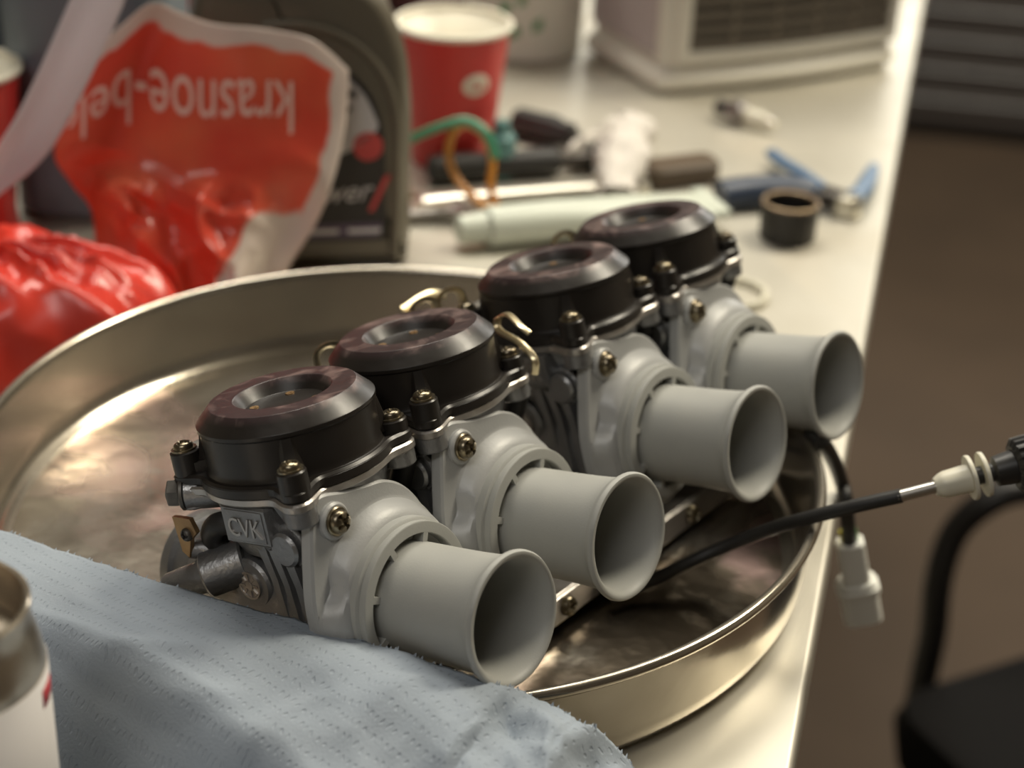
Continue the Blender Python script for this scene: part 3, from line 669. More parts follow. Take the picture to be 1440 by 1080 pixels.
hb = MB(); hb.loft([[V(q.x, q.y, z) for q in hout(i, b)] for i, b, z in ((6, 6, 0), (1, 8, 5), (0, 9, 11), (3, 8, 17), (5, 7, 20))])
hb.build('base_plinth', M['heater'], ht, angle=40)
hs_ = MB(); hs_.loft([[V(q.x, q.y, z) for q in hout(i, b)] for i, b, z in ((6, 6, 20), (4, 7, 30), (4, 7, 215), (8, 6, 232), (20, 4, 240))])
hs_.build('housing', M['heater'], ht, angle=40)
# front bezel and grille
g0, g1, gz0, gz1 = 22, HW - 14, 31, 190
def fy(x): return 4 - 7 * sin(pi * min(1, max(0, (x - 10) / (HW - 20))))
bz_ = MB()
for a, b in (((g0 - 8, gz0 - 8), (g1 + 8, gz0)), ((g0 - 8, gz1), (g1 + 8, gz1 + 8)), ((g0 - 8, gz0), (g0, gz1)), ((g1, gz0), (g1 + 8, gz1))):
    nseg = 12; rows = []
    for k in range(nseg + 1):
        x = a[0] + (b[0] - a[0]) * k / nseg; y = fy(x)
        rows.append([V(x, y - 4, a[1]), V(x, y + 3, a[1]), V(x, y + 3, b[1]), V(x, y - 4, b[1])])
    bz_.loft(rows)
bz_.build('grille_bezel', M['heater'], ht)
bk = MB(); bk.grid(lambda u, v: V(g0 + (g1 - g0) * u, fy(g0 + (g1 - g0) * u) - .6, gz0 + (gz1 - gz0) * v), 14, 2); bk.build('grille_backing', M['grille_dark'], ht)
for k in range(15):
    z = gz0 + 6 + k * 10; rows = []
    for j in range(13):
        x = g0 + (g1 - g0) * j / 12; y = fy(x) - 1.0
        rows.append([V(x, y, z - 1.6), V(x, y - 2.6, z - 2.8), V(x, y - 2.6, z + 1.4), V(x, y, z + 2.2)])
    MB().loft(rows).build('grille_slat', M['grille'], ht)
for k in range(1, 5):
    x = g0 + (g1 - g0) * k / 5; MB().box((x - 1.2, fy(x) - 3.6, gz0), (x + 1.2, fy(x) - 1, gz1)).build('grille_bar', M['grille'], ht)
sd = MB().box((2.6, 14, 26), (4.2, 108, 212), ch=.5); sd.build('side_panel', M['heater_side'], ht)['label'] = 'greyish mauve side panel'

# oil bottle
M['bottle'] = mat('grey_brown_plastic', (.150, .132, .100), .34, .15, spec=.5)
M['label_black'] = mat('label_black', (.02, .017, .02), .35)
M['label_white'] = mat('label_white', (.62, .60, .62), .4)
M['label_red'] = mat('label_red', (.60, .07, .07), .4)
M['label_violet'] = mat('label_violet', (.10, .07, .12), .4)
oR = P(578, 372, z=0); oL = P(405, 378, z=0); ox = (oR - oL).normalized(); oy = V(-ox.y, ox.x, 0)
OBW, OBD = 118, 62
Om = Matrix(((ox.x, oy.x, 0, oR.x - ox.x * OBW), (ox.y, oy.y, 0, oR.y - ox.y * OBW), (0, 0, 1, 0), (0, 0, 0, 1)))   # x along front, y back
ob = empty('oil_bottle', (0, 0, 0), Matrix(Om)); ob.location = (oR - ox * OBW) * MM
tag(ob, 'grey brown plastic oil bottle with black and white label beside the bag', 'bottle')
bo = crom([V(a, b, 0) for a, b in ((10, 0), (60, 0), (110, 0), (117, 6), (118, 60), (117.5, 95), (114, 122), (104, 145), (88, 160), (70, 168), (56, 172), (50, 185), (48, 200), (18, 200), (16, 180), (8, 150), (2, 110), (0, 60), (1, 8))], 5, True)
XZ = Matrix(((1, 0, 0, 0), (0, 0, 1, 0), (0, 1, 0, 0), (0, 0, 0, 1)))      # outline (x,z), extrude along y
b_ = MB(); lv = []
for d, i in ((0, 9), (2.5, 4), (8, 0), (OBD - 8, 0), (OBD - 2.5, 4), (OBD, 9)): lv.append([V(q.x, q.y, d) for q in (inset(bo, i) if i else bo)])
b_.loft(lv, XZ); b_.build('body', M['bottle'], ob, angle=40)
MB().lathe([(16, 198), (16, 222), (15, 224), (.1, 224)], T(33, 31, 0), 32).build('cap', M['label_black'], ob)
# raised shoulder ridge around the label
rg_ = crom([V(a, b, 0) for a, b in ((109, 6), (109.5, 60), (108, 90), (100, 112), (84, 128), (62, 136), (40, 136))], 6)
MB().tube([V(q.x, -.6, q.y) for q in rg_], 2.6, 10).build('label_ridge', M['bottle'], ob)
lab = crom([V(a, b, 0) for a, b in ((12, 16), (60, 16), (98, 16), (103, 21), (103.5, 60), (101, 84), (92, 103), (76, 117), (56, 124), (30, 124), (12, 110), (9, 60), (9, 20))], 5, True)
MB().prism([(q.x, q.y) for q in lab], -.9, -.1, XZ).build('label', M['label_black'], ob)
whi = crom([V(a, b, 0) for a, b in ((12, 60), (50, 62), (80, 66), (98, 78), (97, 88), (90, 101), (75, 114), (55, 121), (30, 121), (14, 108))], 5, True)
MB().prism([(q.x, q.y) for q in whi], -1.2, -.8, XZ).build('label_field', M['label_white'], ob)['label'] = 'white arched upper field of the label'
MB().prism([(11, 18), (100, 18), (102, 26), (11, 26)], -1.2, -.8, XZ).build('label_band', M['label_violet'], ob)
MB().lathe([(8, 0), (8, .5), (6, .5), (6, .2), (.1, .2)], Matrix(((1, 0, 0, 94), (0, 0, -1, -1.0), (0, 1, 0, 70), (0, 0, 0, 1))), 28).build('label_emblem', M['label_red'], ob)['label'] = 'round red emblem'
def letters(par, txt, size, x, z, m, name, shear=.0, rot=0, y=-1.4):
    vs, fs = text_mesh(txt, size, .15, shear); Mt = Matrix.Rotation(rot, 4, 'Z')
    q = MB(); q.add([(lambda w: V(w.x + x, y - w.z, w.y + z))(Mt @ v) for v in vs], fs); return q.build(name, m, par)
letters(ob, 'Power', 17, 50, 37, M['label_white'], 'label_lettering', .35, .06)
letters(ob, '1', 30, 88, 33, M['label_red'], 'label_numeral', .45)
sw = MB()
for pts in ([(58, 84), (66, 92), (76, 92), (84, 99), (88, 98)], [(60, 78), (68, 86), (79, 87), (85, 92)], [(70, 79), (72, 96)]):
    sw.tube([V(q.x, -1.3, q.y) for q in crom([V(a, b, 0) for a, b in pts], 4)], 1.5, 6)
sw.build('label_script', M['label_black'], ob)['label'] = 'black brush script on the white field'
for k in range(4): MB().box((14 + k * 23, -1.5, 20.5), (32 + k * 23, -1.1, 23)).build('label_small_print', M['label_white'], ob)

# plastic carrier bag
def bag_material():
    m = mat('red_printed_film', (.64, .045, .025), .24, spec=.6)
    nt = m.node_tree; N = nt.nodes; L = nt.links; b = N['Principled BSDF']
    uv = N.new('ShaderNodeUVMap'); sx = N.new('ShaderNodeSeparateXYZ'); L.new(uv.outputs[0], sx.inputs[0])
    n = N.new('ShaderNodeTexNoise'); n.inputs['Scale'].default_value = 5; n.inputs['Detail'].default_value = 2; L.new(uv.outputs[0], n.inputs['Vector'])
    def math(op, a, c):
        x = N.new('ShaderNodeMath'); x.operation = op
        for i, q in enumerate((a, c)):
            if isinstance(q, (int, float)): x.inputs[i].default_value = q
            else: L.new(q, x.inputs[i])
        return x.outputs[0]
    wob = math('MULTIPLY', math('SUBTRACT', n.outputs['Fac'], .5), .10)
    s = math('ADD', sx.outputs['X'], wob); t_ = math('ADD', sx.outputs['Y'], wob)
    def step(v, a, c):
        r = N.new('ShaderNodeMapRange'); r.interpolation_type = 'SMOOTHSTEP'; r.inputs[1].default_value = a; r.inputs[2].default_value = c; L.new(v, r.inputs[0]); return r.outputs[0]
    right = step(s, .915, .93)
    top = step(t_, .075, .06)
    low = math('MULTIPLY', step(math('ADD', s, math('MULTIPLY', t_, 55e-2)), 1.05, 1.07), step(t_, .58, .61))
    mask = math('MAXIMUM', math('MAXIMUM', right, top), low)
    mx = N.new('ShaderNodeMix'); mx.data_type = 'RGBA'; mx.inputs[7].default_value = (.86, .75, .69, 1); L.new(mask, mx.inputs[0])
    # ink tone varies at random between red and orange
    n2 = N.new('ShaderNodeTexNoise'); n2.inputs['Scale'].default_value = 2.2; n2.inputs['Detail'].default_value = 3; L.new(uv.outputs[0], n2.inputs['Vector'])
    r2 = N.new('ShaderNodeMapRange'); r2.inputs[1].default_value = .4; r2.inputs[2].default_value = .65; L.new(n2.outputs['Fac'], r2.inputs[0])
    ink = N.new('ShaderNodeMix'); ink.data_type = 'RGBA'; ink.inputs[6].default_value = (.88, .115, .07, 1); ink.inputs[7].default_value = (.92, .22, .11, 1); L.new(r2.outputs[0], ink.inputs[0])
    L.new(ink.outputs[2], mx.inputs[6]); L.new(mx.outputs[2], b.inputs['Base Color'])
    b.inputs['Emission Strength'].default_value = 0
    return m
M['bag'] = bag_material()
translucent(M['bag'], .28, (.7, .08, .04))
M['bag_print'] = mat('bag_print', (.90, .62, .54), .35)
topc = crom([V(*q, 0) for q in ((142, 62), (172, 35), (212, 4), (250, 18), (300, 34), (370, 40), (440, 56), (490, 98))], 6)
botc = crom([V(*q, 0) for q in ((150, 470), (200, 480), (260, 485), (320, 470), (370, 440), (400, 400))], 6)
lefc = crom([V(*q, 0) for q in ((142, 62), (108, 140), (76, 212), (100, 258), (128, 295), (136, 360), (150, 470))], 6)
rigc = crom([V(*q, 0) for q in ((490, 98), (486, 170), (470, 245), (445, 310), (405, 375), (400, 400))], 6)
def samp(c, t_):
    x = t_ * (len(c) - 1); i = min(int(x), len(c) - 2); return c[i].lerp(c[i + 1], x - i)
def bag_px(s, t_):
    a = samp(topc, s) * (1 - t_) + samp(botc, s) * t_ + samp(lefc, t_) * (1 - s) + samp(rigc, t_) * s
    return a - (topc[0] * (1 - s) * (1 - t_) + topc[-1] * s * (1 - t_) + botc[0] * (1 - s) * t_ + botc[-1] * s * t_)
def bag_pt(s, t_, off=0.):
    q = bag_px(s, t_)
    k = sstep(.42, .62, t_) * sstep(.05, .2, s) * (1 - sstep(.6, .85, s))
    rg = lambda x, y, a: 1 - 2 * abs(noise.noise(V(x, y, a)))
    fold = k * (13 * rg(s * 5 + t_ * 2.5, t_ * 3.0 - s, 3.1) + 6 * rg(s * 8 - t_ * 4, t_ * 7, 6.2))
    fold += 7 * sstep(.22, .5, t_) * rg(s * 2.6 - t_ * 2.0, t_ * 2.4 + s, 9.4) + 2.5 * noise.noise(V(s * 5, t_ * 5, 1))
    y = 834 - 16 * sin(pi * s) - 12 * (1 - t_) * 0 + 20 * (1 - t_) - fold
    return P(q.x, q.y, y=y - off)
bagO = P(270, 415, z=0); bagO.y = 830
bag = empty('plastic_bag', (bagO.x, bagO.y, 0)); tag(bag, 'crumpled red and white plastic carrier bag standing behind the pan', 'bag')
Mb_ = Matrix.Translation(-V(bagO.x, bagO.y, 0))
nu, nv = 110, 120
gb = MB().grid(lambda u, v: (lambda q: V(q.x, q.y, max(q.z, 1.5)))(bag_pt(u, v)), nu, nv)
bo_ = gb.build('front_film', M['bag'], bag, M=Mb_, angle=180, solid=.12)
uvl = bo_.data.uv_layers.new(name='UVMap')
for lpz in bo_.data.loops:
    i = lpz.vertex_index; uvl.data[lpz.index].uv = ((i % (nu + 1)) / nu, (i // (nu + 1)) / nv)
M['film_pale'] = mat('pale_film', (.74, .62, .58), .35); translucent(M['film_pale'], .6, (.8, .68, .62))
gbk = MB().grid(lambda u, v: (lambda q: V(q.x, q.y + 2 + 13 * sin(pi * u) * sin(pi * min(1, .15 + v * .85)), max(q.z - 2, 1.2)))(bag_pt(u, v)), 40, 40)
gbk.build('back_film', M['film_pale'], bag, M=Mb_, angle=180, solid=.12)
vs, fs = text_mesh('krasnoe-beloe', 1.0, 0)
wmax = max(v.x for v in vs)
tm = MB(); mp_ = []
for v in vs:      # printed upside down, starting at the right
    px = 416 - v.x / wmax * 370; s = (px - 95) / (468 - 95); s = min(1, max(0, s))
    t_ = .150 + (v.y / .72) * .165 + .02 * (1 - s)
    # invert: find s for this pixel column on the row
    lo_, hi_ = 0., 1.
    for _ in range(18):
        mid = (lo_ + hi_) / 2
        if bag_px(mid, t_).x < px: lo_ = mid
        else: hi_ = mid
    q = bag_pt(max(.0, lo_), t_, .9); tm.v.append(V(q.x, q.y, q.z))
tm.f = [f for f in fs if min((416 - vs[i].x / wmax * 370) for i in f) > 92]
tm.build('bag_lettering', M['bag_print'], bag, M=Mb_)['label'] = 'pale upside down lettering krasnoe-beloe'
# body of the bag slumped on the bench beside the pan
def slump(u, v):
    a = 2 * pi * u; ph = pi * .5 * v
    rg = lambda x, y, c: 1 - 2 * abs(noise.noise(V(x, y, c)))
    cx, cy = -250, 758
    R_ = 1 + .16 * rg(cos(a) * 1.2, sin(a) * 1.2, 4) + .05 * rg(cos(a) * 4, sin(a) * 4 + v * 2, 7)
    x = cx + 80 * R_ * cos(a) * cos(ph) ** .7; y = cy + 52 * R_ * sin(a) * cos(ph) ** .7
    z = 1.5 + 42 * sin(ph) * (1 + .25 * rg(cos(a) * 1.6 + v, sin(a) * 1.6 - v, 2)) + 3.5 * rg(x * .05, y * .07, 5) * sin(ph)
    r = hypot(x - PCX, y - PCY)
    if r < 176: k = 176 / r; x = PCX + (x - PCX) * k; y = PCY + (y - PCY) * k
    return V(x, y, max(1.0, z))
M['bag_red'] = mat('red_film', (.64, .05, .03), .28, 0, (.56, .035, .025), 30, spec=.55)
sl_ = MB().grid(slump, 120, 40); sl_.build('slumped_film', M['bag_red'], bag, M=Mb_, angle=180)

# white paper strip leaning over the bag
M['paper'] = mat('white_paper', (.78, .73, .75), .7, 0, spec=.2); translucent(M['paper'], .5, (.85, .80, .82))
pl_ = [(-120, 370), (-85, 325), (-45, 268), (0, 200), (36, 138), (98, 0), (140, -110)]
pr_ = [(-80, 380), (-60, 345), (-30, 305), (0, 274), (76, 204), (172, 10), (205, -110)]
cl, cr = crom([V(*q, 0) for q in pl_], 6), crom([V(*q, 0) for q in pr_], 6)
def stripf(u, v):
    a = samp(cl, v); b = samp(cr, v); q = a.lerp(b, u)
    y = 782 + 6 * sin(pi * u) + 30 * sstep(.35, 1, v) - 6 * v
    p_ = P(q.x, q.y, y=y); p_.z = max(p_.z, .6); return p_
stp = MB().grid(stripf, 10, 48).build('paper_strip', M['paper'], None, angle=180, solid=.25)
tag(stp, 'curling white paper strip leaning past the red bag', 'paper')

# dark box, aerosol, tub, maroon carton behind
M['navy'] = mat('dark_navy_plastic', (.045, .06, .08), .4)
M['slate'] = mat('slate_plastic', (.15, .18, .21), .45)
q = P(75, 345, z=0)
cn_ = empty('jerry_can', (q.x + 14, q.y + 80, 0)); tag(cn_, 'dark slate blue plastic jerry can behind the paper strip', 'jerry can')
rings = [[V(a.x, a.y, z) for a in rrect(w, d, r, 5)] for z, w, d, r in ((0, 84, 80, 14), (4, 92, 88, 18), (190, 92, 88, 18), (212, 82, 74, 18), (220, 60, 50, 15))]
MB().loft(rings).build('body', M['slate'], cn_, angle=40)
MB().tube(crom([V(-34, 0, 212), V(-33, 0, 238), V(-12, 0, 246), V(8, 0, 240), V(10, 0, 214)], 6), 9, 12).build('handle', M['navy'], cn_)
MB().lathe([(11, 214), (11, 234), (9.5, 236), (.1, 236)], T(28, 0, 0), 24).build('cap', M['navy'], cn_)
q = P(50, 120, z=0)
tb = empty('storage_box', (q.x - 90, q.y + 120, 0)); tag(tb, 'dark navy plastic storage box at the back of the bench', 'box')
rings = [[V(a.x, a.y, z) for a in rrect(w, d, 12, 4)] for z, w, d in ((0, 330, 180), (4, 336, 186), (260, 352, 200))]
MB().loft(rings).build('body', M['navy'], tb, angle=40)
MB().prism([(a.x, a.y) for a in rrect(362, 210, 14, 4)], 256, 272, None, 2).build('lid', M['navy'], tb)
M['spray_red'] = mat('spray_red', (.55, .04, .035), .35); M['spray_dark'] = mat('dark_brown_plastic', (.06, .05, .045), .5)
q = P(288, 160, z=0)
sp = empty('spray_can', (q.x, q.y + 40, 0)); tag(sp, 'slim red spray can behind the plastic bag', 'spray can')
MB().lathe([(17, 0), (19, 2), (19, 150), (17, 158), (12, 164)], None, 32).build('body', M['spray_red'], sp)
MB().lathe([(13.5, 162), (13.5, 190), (12, 193), (.1, 193)], None, 28).build('cap', M['spray_dark'], sp)
q = P(385, 110, z=0)
db = empty('cardboard_box', (q.x + 10, q.y + 90, 0)); tag(db, 'dark brown cardboard box behind the oil bottle', 'box')
MB().box((-60, -40, 0), (60, 40, 150), ch=1).build('body', M['spray_dark'], db)
MB().box((-61, -41, 146), (-1, 41, 151), ch=.6).build('flap', M['spray_dark'], db); MB().box((1, -41, 146), (61, 41, 151), ch=.6).build('flap', M['spray_dark'], db)
M['maroon'] = mat('maroon_card', (.16, .05, .055), .5)
q = P(625, 60, z=0)
mb_ = empty('maroon_carton', (q.x - 34, q.y + 62, 0)); tag(mb_, 'maroon carton behind the red cup', 'carton')
MB().box((-52, -30, 0), (52, 30, 120), ch=1).build('body', M['maroon'], mb_); MB().box((-53, -31, 112), (53, 31, 122), ch=1).build('lid', M['maroon'], mb_)
M['tub'] = mat('white_tub', (.74, .72, .63), .5); M['green'] = mat('green_print', (.10, .30, .12), .5)
q = P(765, 100, z=0)
tu = empty('white_tub', (q.x - 16, q.y + 58, 0)); tag(tu, 'white plastic tub with small green print beside the heater', 'tub')
MB().lathe([(40, 0), (43, 2), (48, 110), (50, 112), (50, 126), (48, 128), (.1, 128)], None, 48).build('body', M['tub'], tu)
for a, z, w in ((-1.9, 40, 7), (-1.62, 47, 5), (-2.2, 30, 6), (-1.35, 28, 6), (-1.75, 22, 8)):
    g = MB(); g.grid(lambda u, v: V((43.4 + z * .046) * cos(a + w / 38 * (u - .5)), (43.4 + z * .046) * sin(a + w / 38 * (u - .5)), z + 8 * (v - .5) + 3 * u), 3, 2); g.build('print_mark', M['green'], tu, solid=.6)

# ------------------------------------------------------------------ loose tools
M['chrome'] = mat('chrome', (.80, .77, .68), .28, .95)
M['handle_blue'] = mat('navy_handle', (.035, .05, .085), .4); M['blue_grip'] = mat('blue_grip', (.10, .17, .28), .4)
M['tool_dark'] = mat('dark_tool_steel', (.06, .052, .045), .4, .5)
def spanner(label, a, b, w, m, ringend=True):
    a = Vector(a); b = Vector(b); d = (b - a); Ln = d.length; e = empty('spanner', a); tag(e, label, 'spanner')
    Mx = frame(V(0, 0, 0), (0, 0, 1)); d.normalize(); n = V(-d.y, d.x, 0)
    Mt = Matrix(((d.x, n.x, 0, 0), (d.y, n.y, 0, 0), (0, 0, 1, 0), (0, 0, 0, 1)))
    sh = MB(); sh.loft([[Mt @ V(x, y * k, z) for y, z in [(w * cos(2 * pi * j / 16), 4.2 + 4.0 * sin(2 * pi * j / 16)) for j in range(16)]] for x, k in ((w * 1.6, 1.1), (Ln * .25, .85), (Ln * .75, .85), (Ln - w * 1.6, 1.1))])
    sh.build('shaft', m, e)
    rg = MB().lathe([(w * 1.2, 0), (w * 1.9, .8), (w * 1.9, 7), (w * 1.2, 8)], T(0, 0, 0), 24, loop=True); rg.build('ring_end', m, e)
    jw = MB(); o = [(Ln - 2.2 * w, -w), (Ln - w, -1.9 * w), (Ln + 1.6 * w, -1.8 * w), (Ln + 1.9 * w, -.9 * w), (Ln, -.9 * w), (Ln - .6 * w, 0), (Ln, .9 * w), (Ln + 1.9 * w, .9 * w), (Ln + 1.6 * w, 1.8 * w), (Ln - w, 1.9 * w), (Ln - 2.2 * w, w)]
    jw.prism(o, .5, 7.5, Mt, .6); jw.build('open_jaw', m, e)
    return e
spanner('long bright chrome spanner in front of the red cup', P(560, 294, z=0), P(872, 268, z=0), 8.5, M['chrome'])
spanner('short steel spanner poking out beside the oil bottle', P(545, 316, z=0), P(655, 308, z=0), 5, M['alloy_bright'])
def ratchet():
    a, b = P(600, 258, z=0), P(860, 240, z=0); d = b - a; Ln = d.length; Mt = frame(V(0, 0, 9), d); e = empty('socket_ratchet', a)
    tag(e, 'black handled socket ratchet lying behind the chrome spanner', 'ratchet')
    MB().lathe([(4, 0), (9, 3), (9.0, 30), (8, 45), (9.0, 80), (7, 84), (4.5, 86)], Mt, 20).build('grip', M['rubber'], e)
    MB().lathe([(4.2, 84), (4.2, Ln - 14)], Mt, 16).build('shaft', M['tool_dark'], e)
    dn = d.normalized(); MB().lathe([(8, 0), (15, 1), (15, 15), (13, 18), (4, 18)], T(dn.x * Ln, dn.y * Ln, 0), 28).build('head', M['tool_dark'], e)
ratchet()
def stubby():
    a, b = P(722, 190, z=0), P(818, 214, z=0); d = b - a; Ln = d.length; Mt = frame(V(0, 0, 10), d); e = empty('screwdriver', a)
    tag(e, 'black handled screwdriver lying in front of the white tub', 'screwdriver')
    rings = [[V(r * (1 + .08 * cos(6 * 2 * pi * k / 48)) * cos(2 * pi * k / 48), r * (1 + .08 * cos(6 * 2 * pi * k / 48)) * sin(2 * pi * k / 48), z) for k in range(48)] for z, r in ((0, 6), (2, 9), (30, 9.2), (38, 7), (44, 7.5), (46, 5))]
    MB().loft(rings, Mt).build('handle', M['rubber'], e); MB().lathe([(3, 45), (3, Ln + 30), (2, Ln + 34)], Mt, 14).build('blade', M['tool_dark'], e)
stubby()
# blue handled pliers
def pliers():
    pv = P(1190, 292, z=5); e = empty('pliers', (pv.x, pv.y, 0)); tag(e, 'pliers with dark navy and light blue grips near the bench edge', 'pliers')
    Mi_ = Matrix.Translation(-V(pv.x, pv.y, 0))
    g1 = crom([P(1150, 276, z=8), P(1120, 268, z=10), P(1060, 268, z=10), P(1012, 274, z=9)], 5)
    MB().tube(g1, [5 + 5.5 * sin(pi * min(1, (i + 1) / 6) / 2) for i in range(len(g1))], 14, True, .85).build('grip', M['handle_blue'], e, M=Mi_)
    g2 = crom([P(1160, 268, z=8), P(1130, 246, z=8), P(1100, 228, z=8), P(1085, 216, z=8)], 5)
    MB().tube(g2, 4.6, 12, True, .8).build('grip', M['blue_grip'], e, M=Mi_)
    MB().tube([P(1150, 276, z=8), pv + V(0, 0, 3)], [5, 7], 12).build('arm', M['tool_dark'], e, M=Mi_)
    MB().tube([P(1160, 268, z=8), pv + V(0, 0, 3)], [4, 7], 12).build('arm', M['tool_dark'], e, M=Mi_)
    MB().lathe([(9, 0), (9, 12), (5, 12), (4, 13.5), (.1, 13.8)], T(pv.x, pv.y, 1), 24).build('pivot', M['chrome'], e, M=Mi_)
    for k in (0, 1):
        j = crom([pv + V(2 * k, 0, 4), P(1208 + 6 * k, 272 - 3 * k, z=7), P(1220 + 5 * k, 250, z=6), P(1228 + 2 * k, 234, z=6)], 5)
        MB().tube(j, [7 - 4.5 * i / len(j) for i in range(len(j))], 10, True, .9).build('jaw', M['blue_grip'], e, M=Mi_)
pliers()
# dark brown knife handle left of the pliers
a, b = P(905, 262, z=0), P(1005, 250, z=0); d = (b - a)
kn_ = empty('utility_knife', a); tag(kn_, 'dark brown utility knife beside the pale sealant tube', 'knife')
dn = d.normalized(); nn = V(-dn.y, dn.x, 0); Mt = Matrix(((dn.x, nn.x, 0, 0), (dn.y, nn.y, 0, 0), (0, 0, 1, 0), (0, 0, 0, 1)))
M['knife'] = mat('dark_brown_handle', (.10, .07, .045), .45)
MB().prism([(a_.x + d.length / 2, a_.y) for a_ in rrect(d.length, 22, 8, 4)], 0, 15, Mt, 3).build('handle', M['knife'], kn_)
MB().prism([(-14, -4), (2, -6), (2, 6), (-6, 6)], 6, 7.2, Mt).build('blade', M['chrome'], kn_)
# spark plug
a, b = P(1006, 166, z=0), P(1078, 186, z=0); d = b - a; Mt = frame(V(0, 0, 9), V(d.x, d.y, -1.5)); spk = empty('spark_plug', a); tag(spk, 'used spark plug lying on the bench before the heater', 'spark plug')
MB().lathe([(4, 0), (5.5, 1), (5.5, 12), (4.8, 13)], Mt, 24).build('thread', M['tool_dark'], spk)
pg = MB(); pg.prism(ngon(9.5, 6), 12, 20, Mt, .8); pg.lathe([(7.5, 20), (7.5, 23), (5, 24)], Mt, 24); pg.build('hex_shell', M['alloy_bright'], spk)
MB().lathe([(5.2, 23), (4.8, 36), (4, 40)], Mt, 24).build('insulator', M['cup_white'], spk); MB().lathe([(2.6, 40), (3.2, 41), (3.2, 46), (2.2, 47)], Mt, 16).build('terminal', M['chrome'], spk)
# black ribbed filler cap
q = P(1106, 334, z=0)
fc = empty('filler_cap', q); tag(fc, 'black ribbed filler cap lying open side up near the bench edge', 'cap')
rings = []
for z, r in ((0, 15), (1, 16), (18, 16.6), (20, 16.6)): rings.append([V((r + (.35 if k % 4 < 2 and 0 < z < 19 else 0)) * cos(2 * pi * k / 96), (r + (.35 if k % 4 < 2 and 0 < z < 19 else 0)) * sin(2 * pi * k / 96), z) for k in range(96)])
for z, r in ((21.5, 17.0), (22.5, 16.6), (22, 14.6), (6, 14), (5.5, .1)): rings.append([V(r * cos(2 * pi * k / 96), r * sin(2 * pi * k / 96), z) for k in range(96)])
MB().loft(rings, cap1=False).build('shell', mat('dark_cap', (.035, .033, .03), .4, .3), fc, angle=30)
MB().torus(15.6, 1.4, T(0, 0, 21.9), 64, 8).build('seal_ring', mat('brown_seal', (.28, .20, .12), .4, .5), fc)
# cream ring
q = P(1030, 418, z=0)
MB().lathe([(16, 0), (19, 0), (19.6, 1), (19.6, 4), (18.6, 5), (17.2, 5), (16, 4)], None, 64, loop=True).build('cream_plastic_ring', M['ivory'])
o = bpy.data.objects['cream_plastic_ring']; o.location = q * MM; tag(o, 'cream plastic ring lying on the bench behind the last carburetor', 'ring')
# pale sealant tube
M['pale_tube'] = mat('pale_green_tube', (.62, .66, .57), .4)
a, b = P(640, 350, z=0), P(1000, 312, z=0); d = b - a; Ln = d.length; dn = d.normalized(); nn = V(-dn.y, dn.x, 0)
st = empty('sealant_tube', a); tag(st, 'pale green sealant tube lying behind the carburetor covers', 'tube')
rings = []
for x, hw, hh in ((18, 9.8, 9.8), (20, 12, 11.5), (60, 12.5, 11.5), (110, 15, 9), (Ln - 10, 18.5, 3), (Ln, 18.5, 1.4)):
    rings.append([dn * x + nn * (hw * cos(2 * pi * k / 32)) + V(0, 0, 11.6 + (hh * sin(2 * pi * k / 32)) + (0 if x < 100 else 0)) for k in range(32)])
MB().loft(rings).build('body', M['pale_tube'], st, angle=50)
MB().lathe([(5, 0), (8, 2), (9, 18), (5, 19)], frame(V(0, 0, 11.6), dn), 28).build('cap', M['pale_tube'], st)
MB().box((Ln - 6, -19, 9.6), (Ln + 3, 19, 14.6), Matrix(((dn.x, nn.x, 0, 0), (dn.y, nn.y, 0, 0), (0, 0, 1, 0), (0, 0, 0, 1))), .6).build('crimped_end', M['pale_tube'], st)
# white crumpled tissue
M['tissue'] = mat('white_tissue', (.62, .58, .53), .85)
def tissue(u, v):
    a, b, c = P(800, 232, z=4), P(880, 205, z=6), P(868, 288, z=4)
    s = u * 2
    q = a.lerp(b, s) if s < 1 else b.lerp(c, s - 1)
    a2 = 2 * pi * v
    rg = 1 - 2 * abs(noise.noise(V(u * 9, cos(a2) * 1.5, sin(a2) * 1.5)))
    r = (8 + 6 * sin(pi * u)) * (1 + .55 * rg + .3 * noise.noise(V(u * 6, v * 3, 4)))
    dv = V(.5, .85, 0) if s < 1 else V(.95, .1, 0)
    return V(q.x + dv.x * r * cos(a2), q.y + dv.y * r * cos(a2), max(.5, 8 + r * .8 * sin(a2) + 5 * sin(pi * u)))
t_ = MB().grid(tissue, 60, 28).build('crumpled_tissue', M['tissue'], angle=180); tag(t_, 'crumpled white tissue lying between spanner and pliers', 'tissue')
# loop of orange and green wire
M['orange'] = mat('orange_wire', (.62, .25, .03), .4); M['green_wire'] = mat('green_wire', (.07, .30, .17), .4)
wl = [P(708, 304, z=4), P(685, 292, z=12), P(650, 262, z=22), P(632, 225, z=34), P(636, 190, z=48), P(655, 175, z=54), P(680, 190, z=48), P(692, 225, z=34), P(690, 262, z=20), P(700, 296, z=6), P(712, 312, z=2)]
o_ = wl[-1].copy(); wr = empty('wire_loop', o_); tag(wr, 'springy loop of orange and green wire before the red cup', 'wire')
MB().tube(crom(wl, 8), 2.4, 10).build('orange_core', M['orange'], wr, M=Matrix.Translation(-o_))
wg = [P(560, 205, z=40), P(590, 190, z=47), P(620, 178, z=53), P(655, 170, z=57), P(684, 188, z=51), P(697, 222, z=37)]
MB().tube(crom(wg, 8), 2.8, 10).build('green_core', M['green_wire'], wr, M=Matrix.Translation(-o_))
# teal cap
q = P(703, 248, z=0)
MB().lathe([(8, 0), (9, 1), (9, 26), (7.5, 28), (5, 29), (5, 36), (.1, 37)], None, 28).build('teal_bottle', mat('teal_plastic', (.10, .24, .24), .4), None)
o = bpy.data.objects['teal_bottle']; o.location = q * MM; tag(o, 'little teal plastic bottle standing beside the red cup', 'bottle')

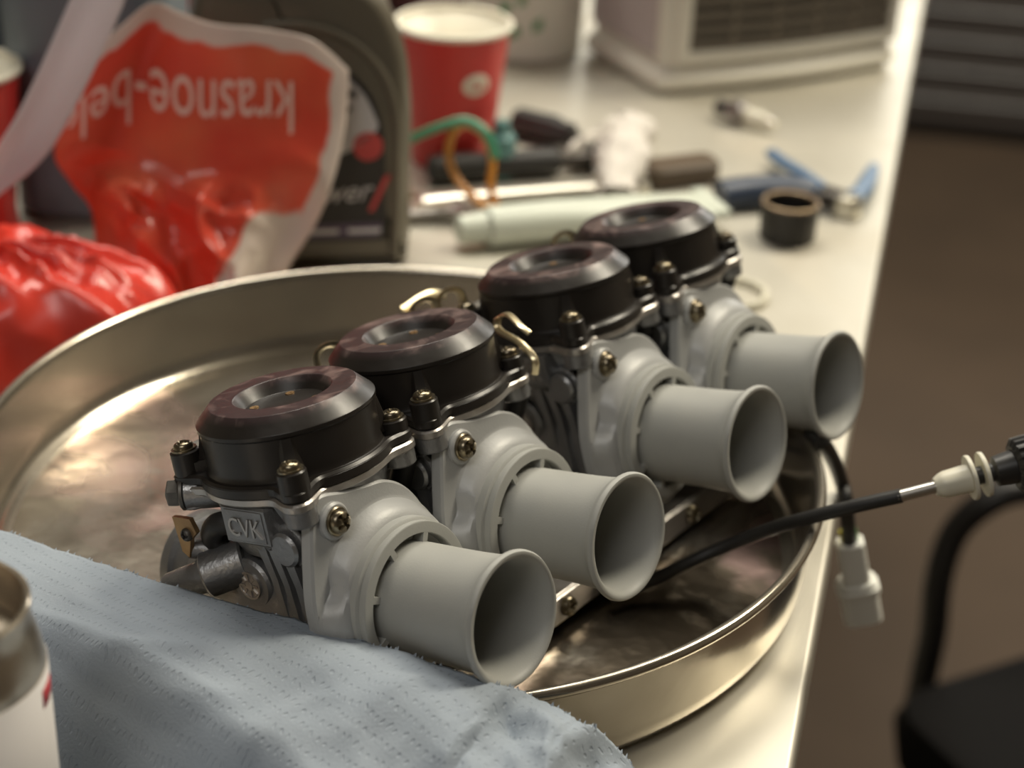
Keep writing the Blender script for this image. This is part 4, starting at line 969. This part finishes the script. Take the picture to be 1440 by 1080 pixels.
# ------------------------------------------------------------------ beyond the bench
M['cab'] = mat('dark_grey_cabinet', (.055, .048, .045), .4); M['cab_front'] = mat('cabinet_drawer', (.085, .075, .072), .35)
cq = P(1290, 196, z=z0)
cb = empty('tool_cabinet', (cq.x, cq.y, z0)); cb.rotation_euler = (0, 0, radians(-10)); tag(cb, 'dark grey tool cabinet with many shallow drawers on the floor', 'cabinet')
MB().box((-420, 10, 40), (680, 500, 960), ch=3).build('carcass', M['cab'], cb); MB().box((-400, 30, 0), (660, 480, 42)).build('plinth', M['cab'], cb)
for k in range(14):
    z = 50 + k * 64
    dr = MB().box((-405, -6, z), (665, 12, z + 56), ch=2).build('drawer_front', M['cab_front'], cb)
    MB().tube([(-300, -8, z + 46), (-300, -20, z + 46), (560, -20, z + 46), (560, -8, z + 46)], 5, 8).build('drawer_handle', M['alloy'], dr)
# stool
M['vinyl'] = mat('black_vinyl', (.007, .0065, .0065), .7, spec=.06); M['tube_black'] = mat('black_tube', (.016, .015, .015), .38)
so = P(1660, 1072, z=-470)
so = V(so.x, so.y, z0); stool = empty('shop_stool', so); stool.rotation_euler = (0, 0, radians(28)); tag(stool, 'black padded shop stool with bent tube backrest beside the bench', 'stool')
SH = 380
rings = [[V(a.x, a.y, SH + z) for a in rrect(w, w, 40, 6)] for z, w in ((-60, 300), (-55, 320), (-20, 330), (-4, 318), (0, 290))]
MB().loft(rings).build('seat', M['vinyl'], stool, angle=50)
MB().prism([(a.x, a.y) for a in rrect(300, 300, 30, 5)], SH - 78, SH - 58, None, 3).build('seat_frame', M['tube_black'], stool)
for sx in (-1, 1):
    for sy in (-1, 1):
        MB().tube([(sx * 125, sy * 125, SH - 70), (sx * 170, sy * 170, 0)], 12, 12).build('leg', M['tube_black'], stool)
        MB().lathe([(8, 0), (8, 4), (5, 7), (.1, 8)], frame(V(sx * 110, sy * 166, SH - 30), (0, sy, 0)), 16).build('dome_nut', M['chrome'], stool)
ri = MB().torus(150, 9, T(0, 0, 150), 48, 8); ri.build('foot_ring', M['tube_black'], stool)
wM = Matrix.Translation(-so); rotI = Matrix.Rotation(-radians(28), 4, 'Z')
bt = [rotI @ (wM @ q) for q in (P(1298, 960, z=-500), P(1312, 890, z=-450), P(1320, 815, z=-400), P(1342, 750, z=-360), P(1385, 708, z=-330), P(1440, 688, z=-318), P(1520, 692, z=-325), P(1590, 740, z=-360), P(1620, 830, z=-420), P(1630, 930, z=-500))]
bt = [V(bt[0].x * .7, bt[0].y * .7, SH - 68), V(bt[0].x * .97, bt[0].y * .97, SH - 66)] + bt + [V(bt[-1].x * .97, bt[-1].y * .97, SH - 66), V(bt[-1].x * .7, bt[-1].y * .7, SH - 68)]
MB().tube(crom(bt, 6), 12, 14).build('backrest_tube', M['tube_black'], stool)
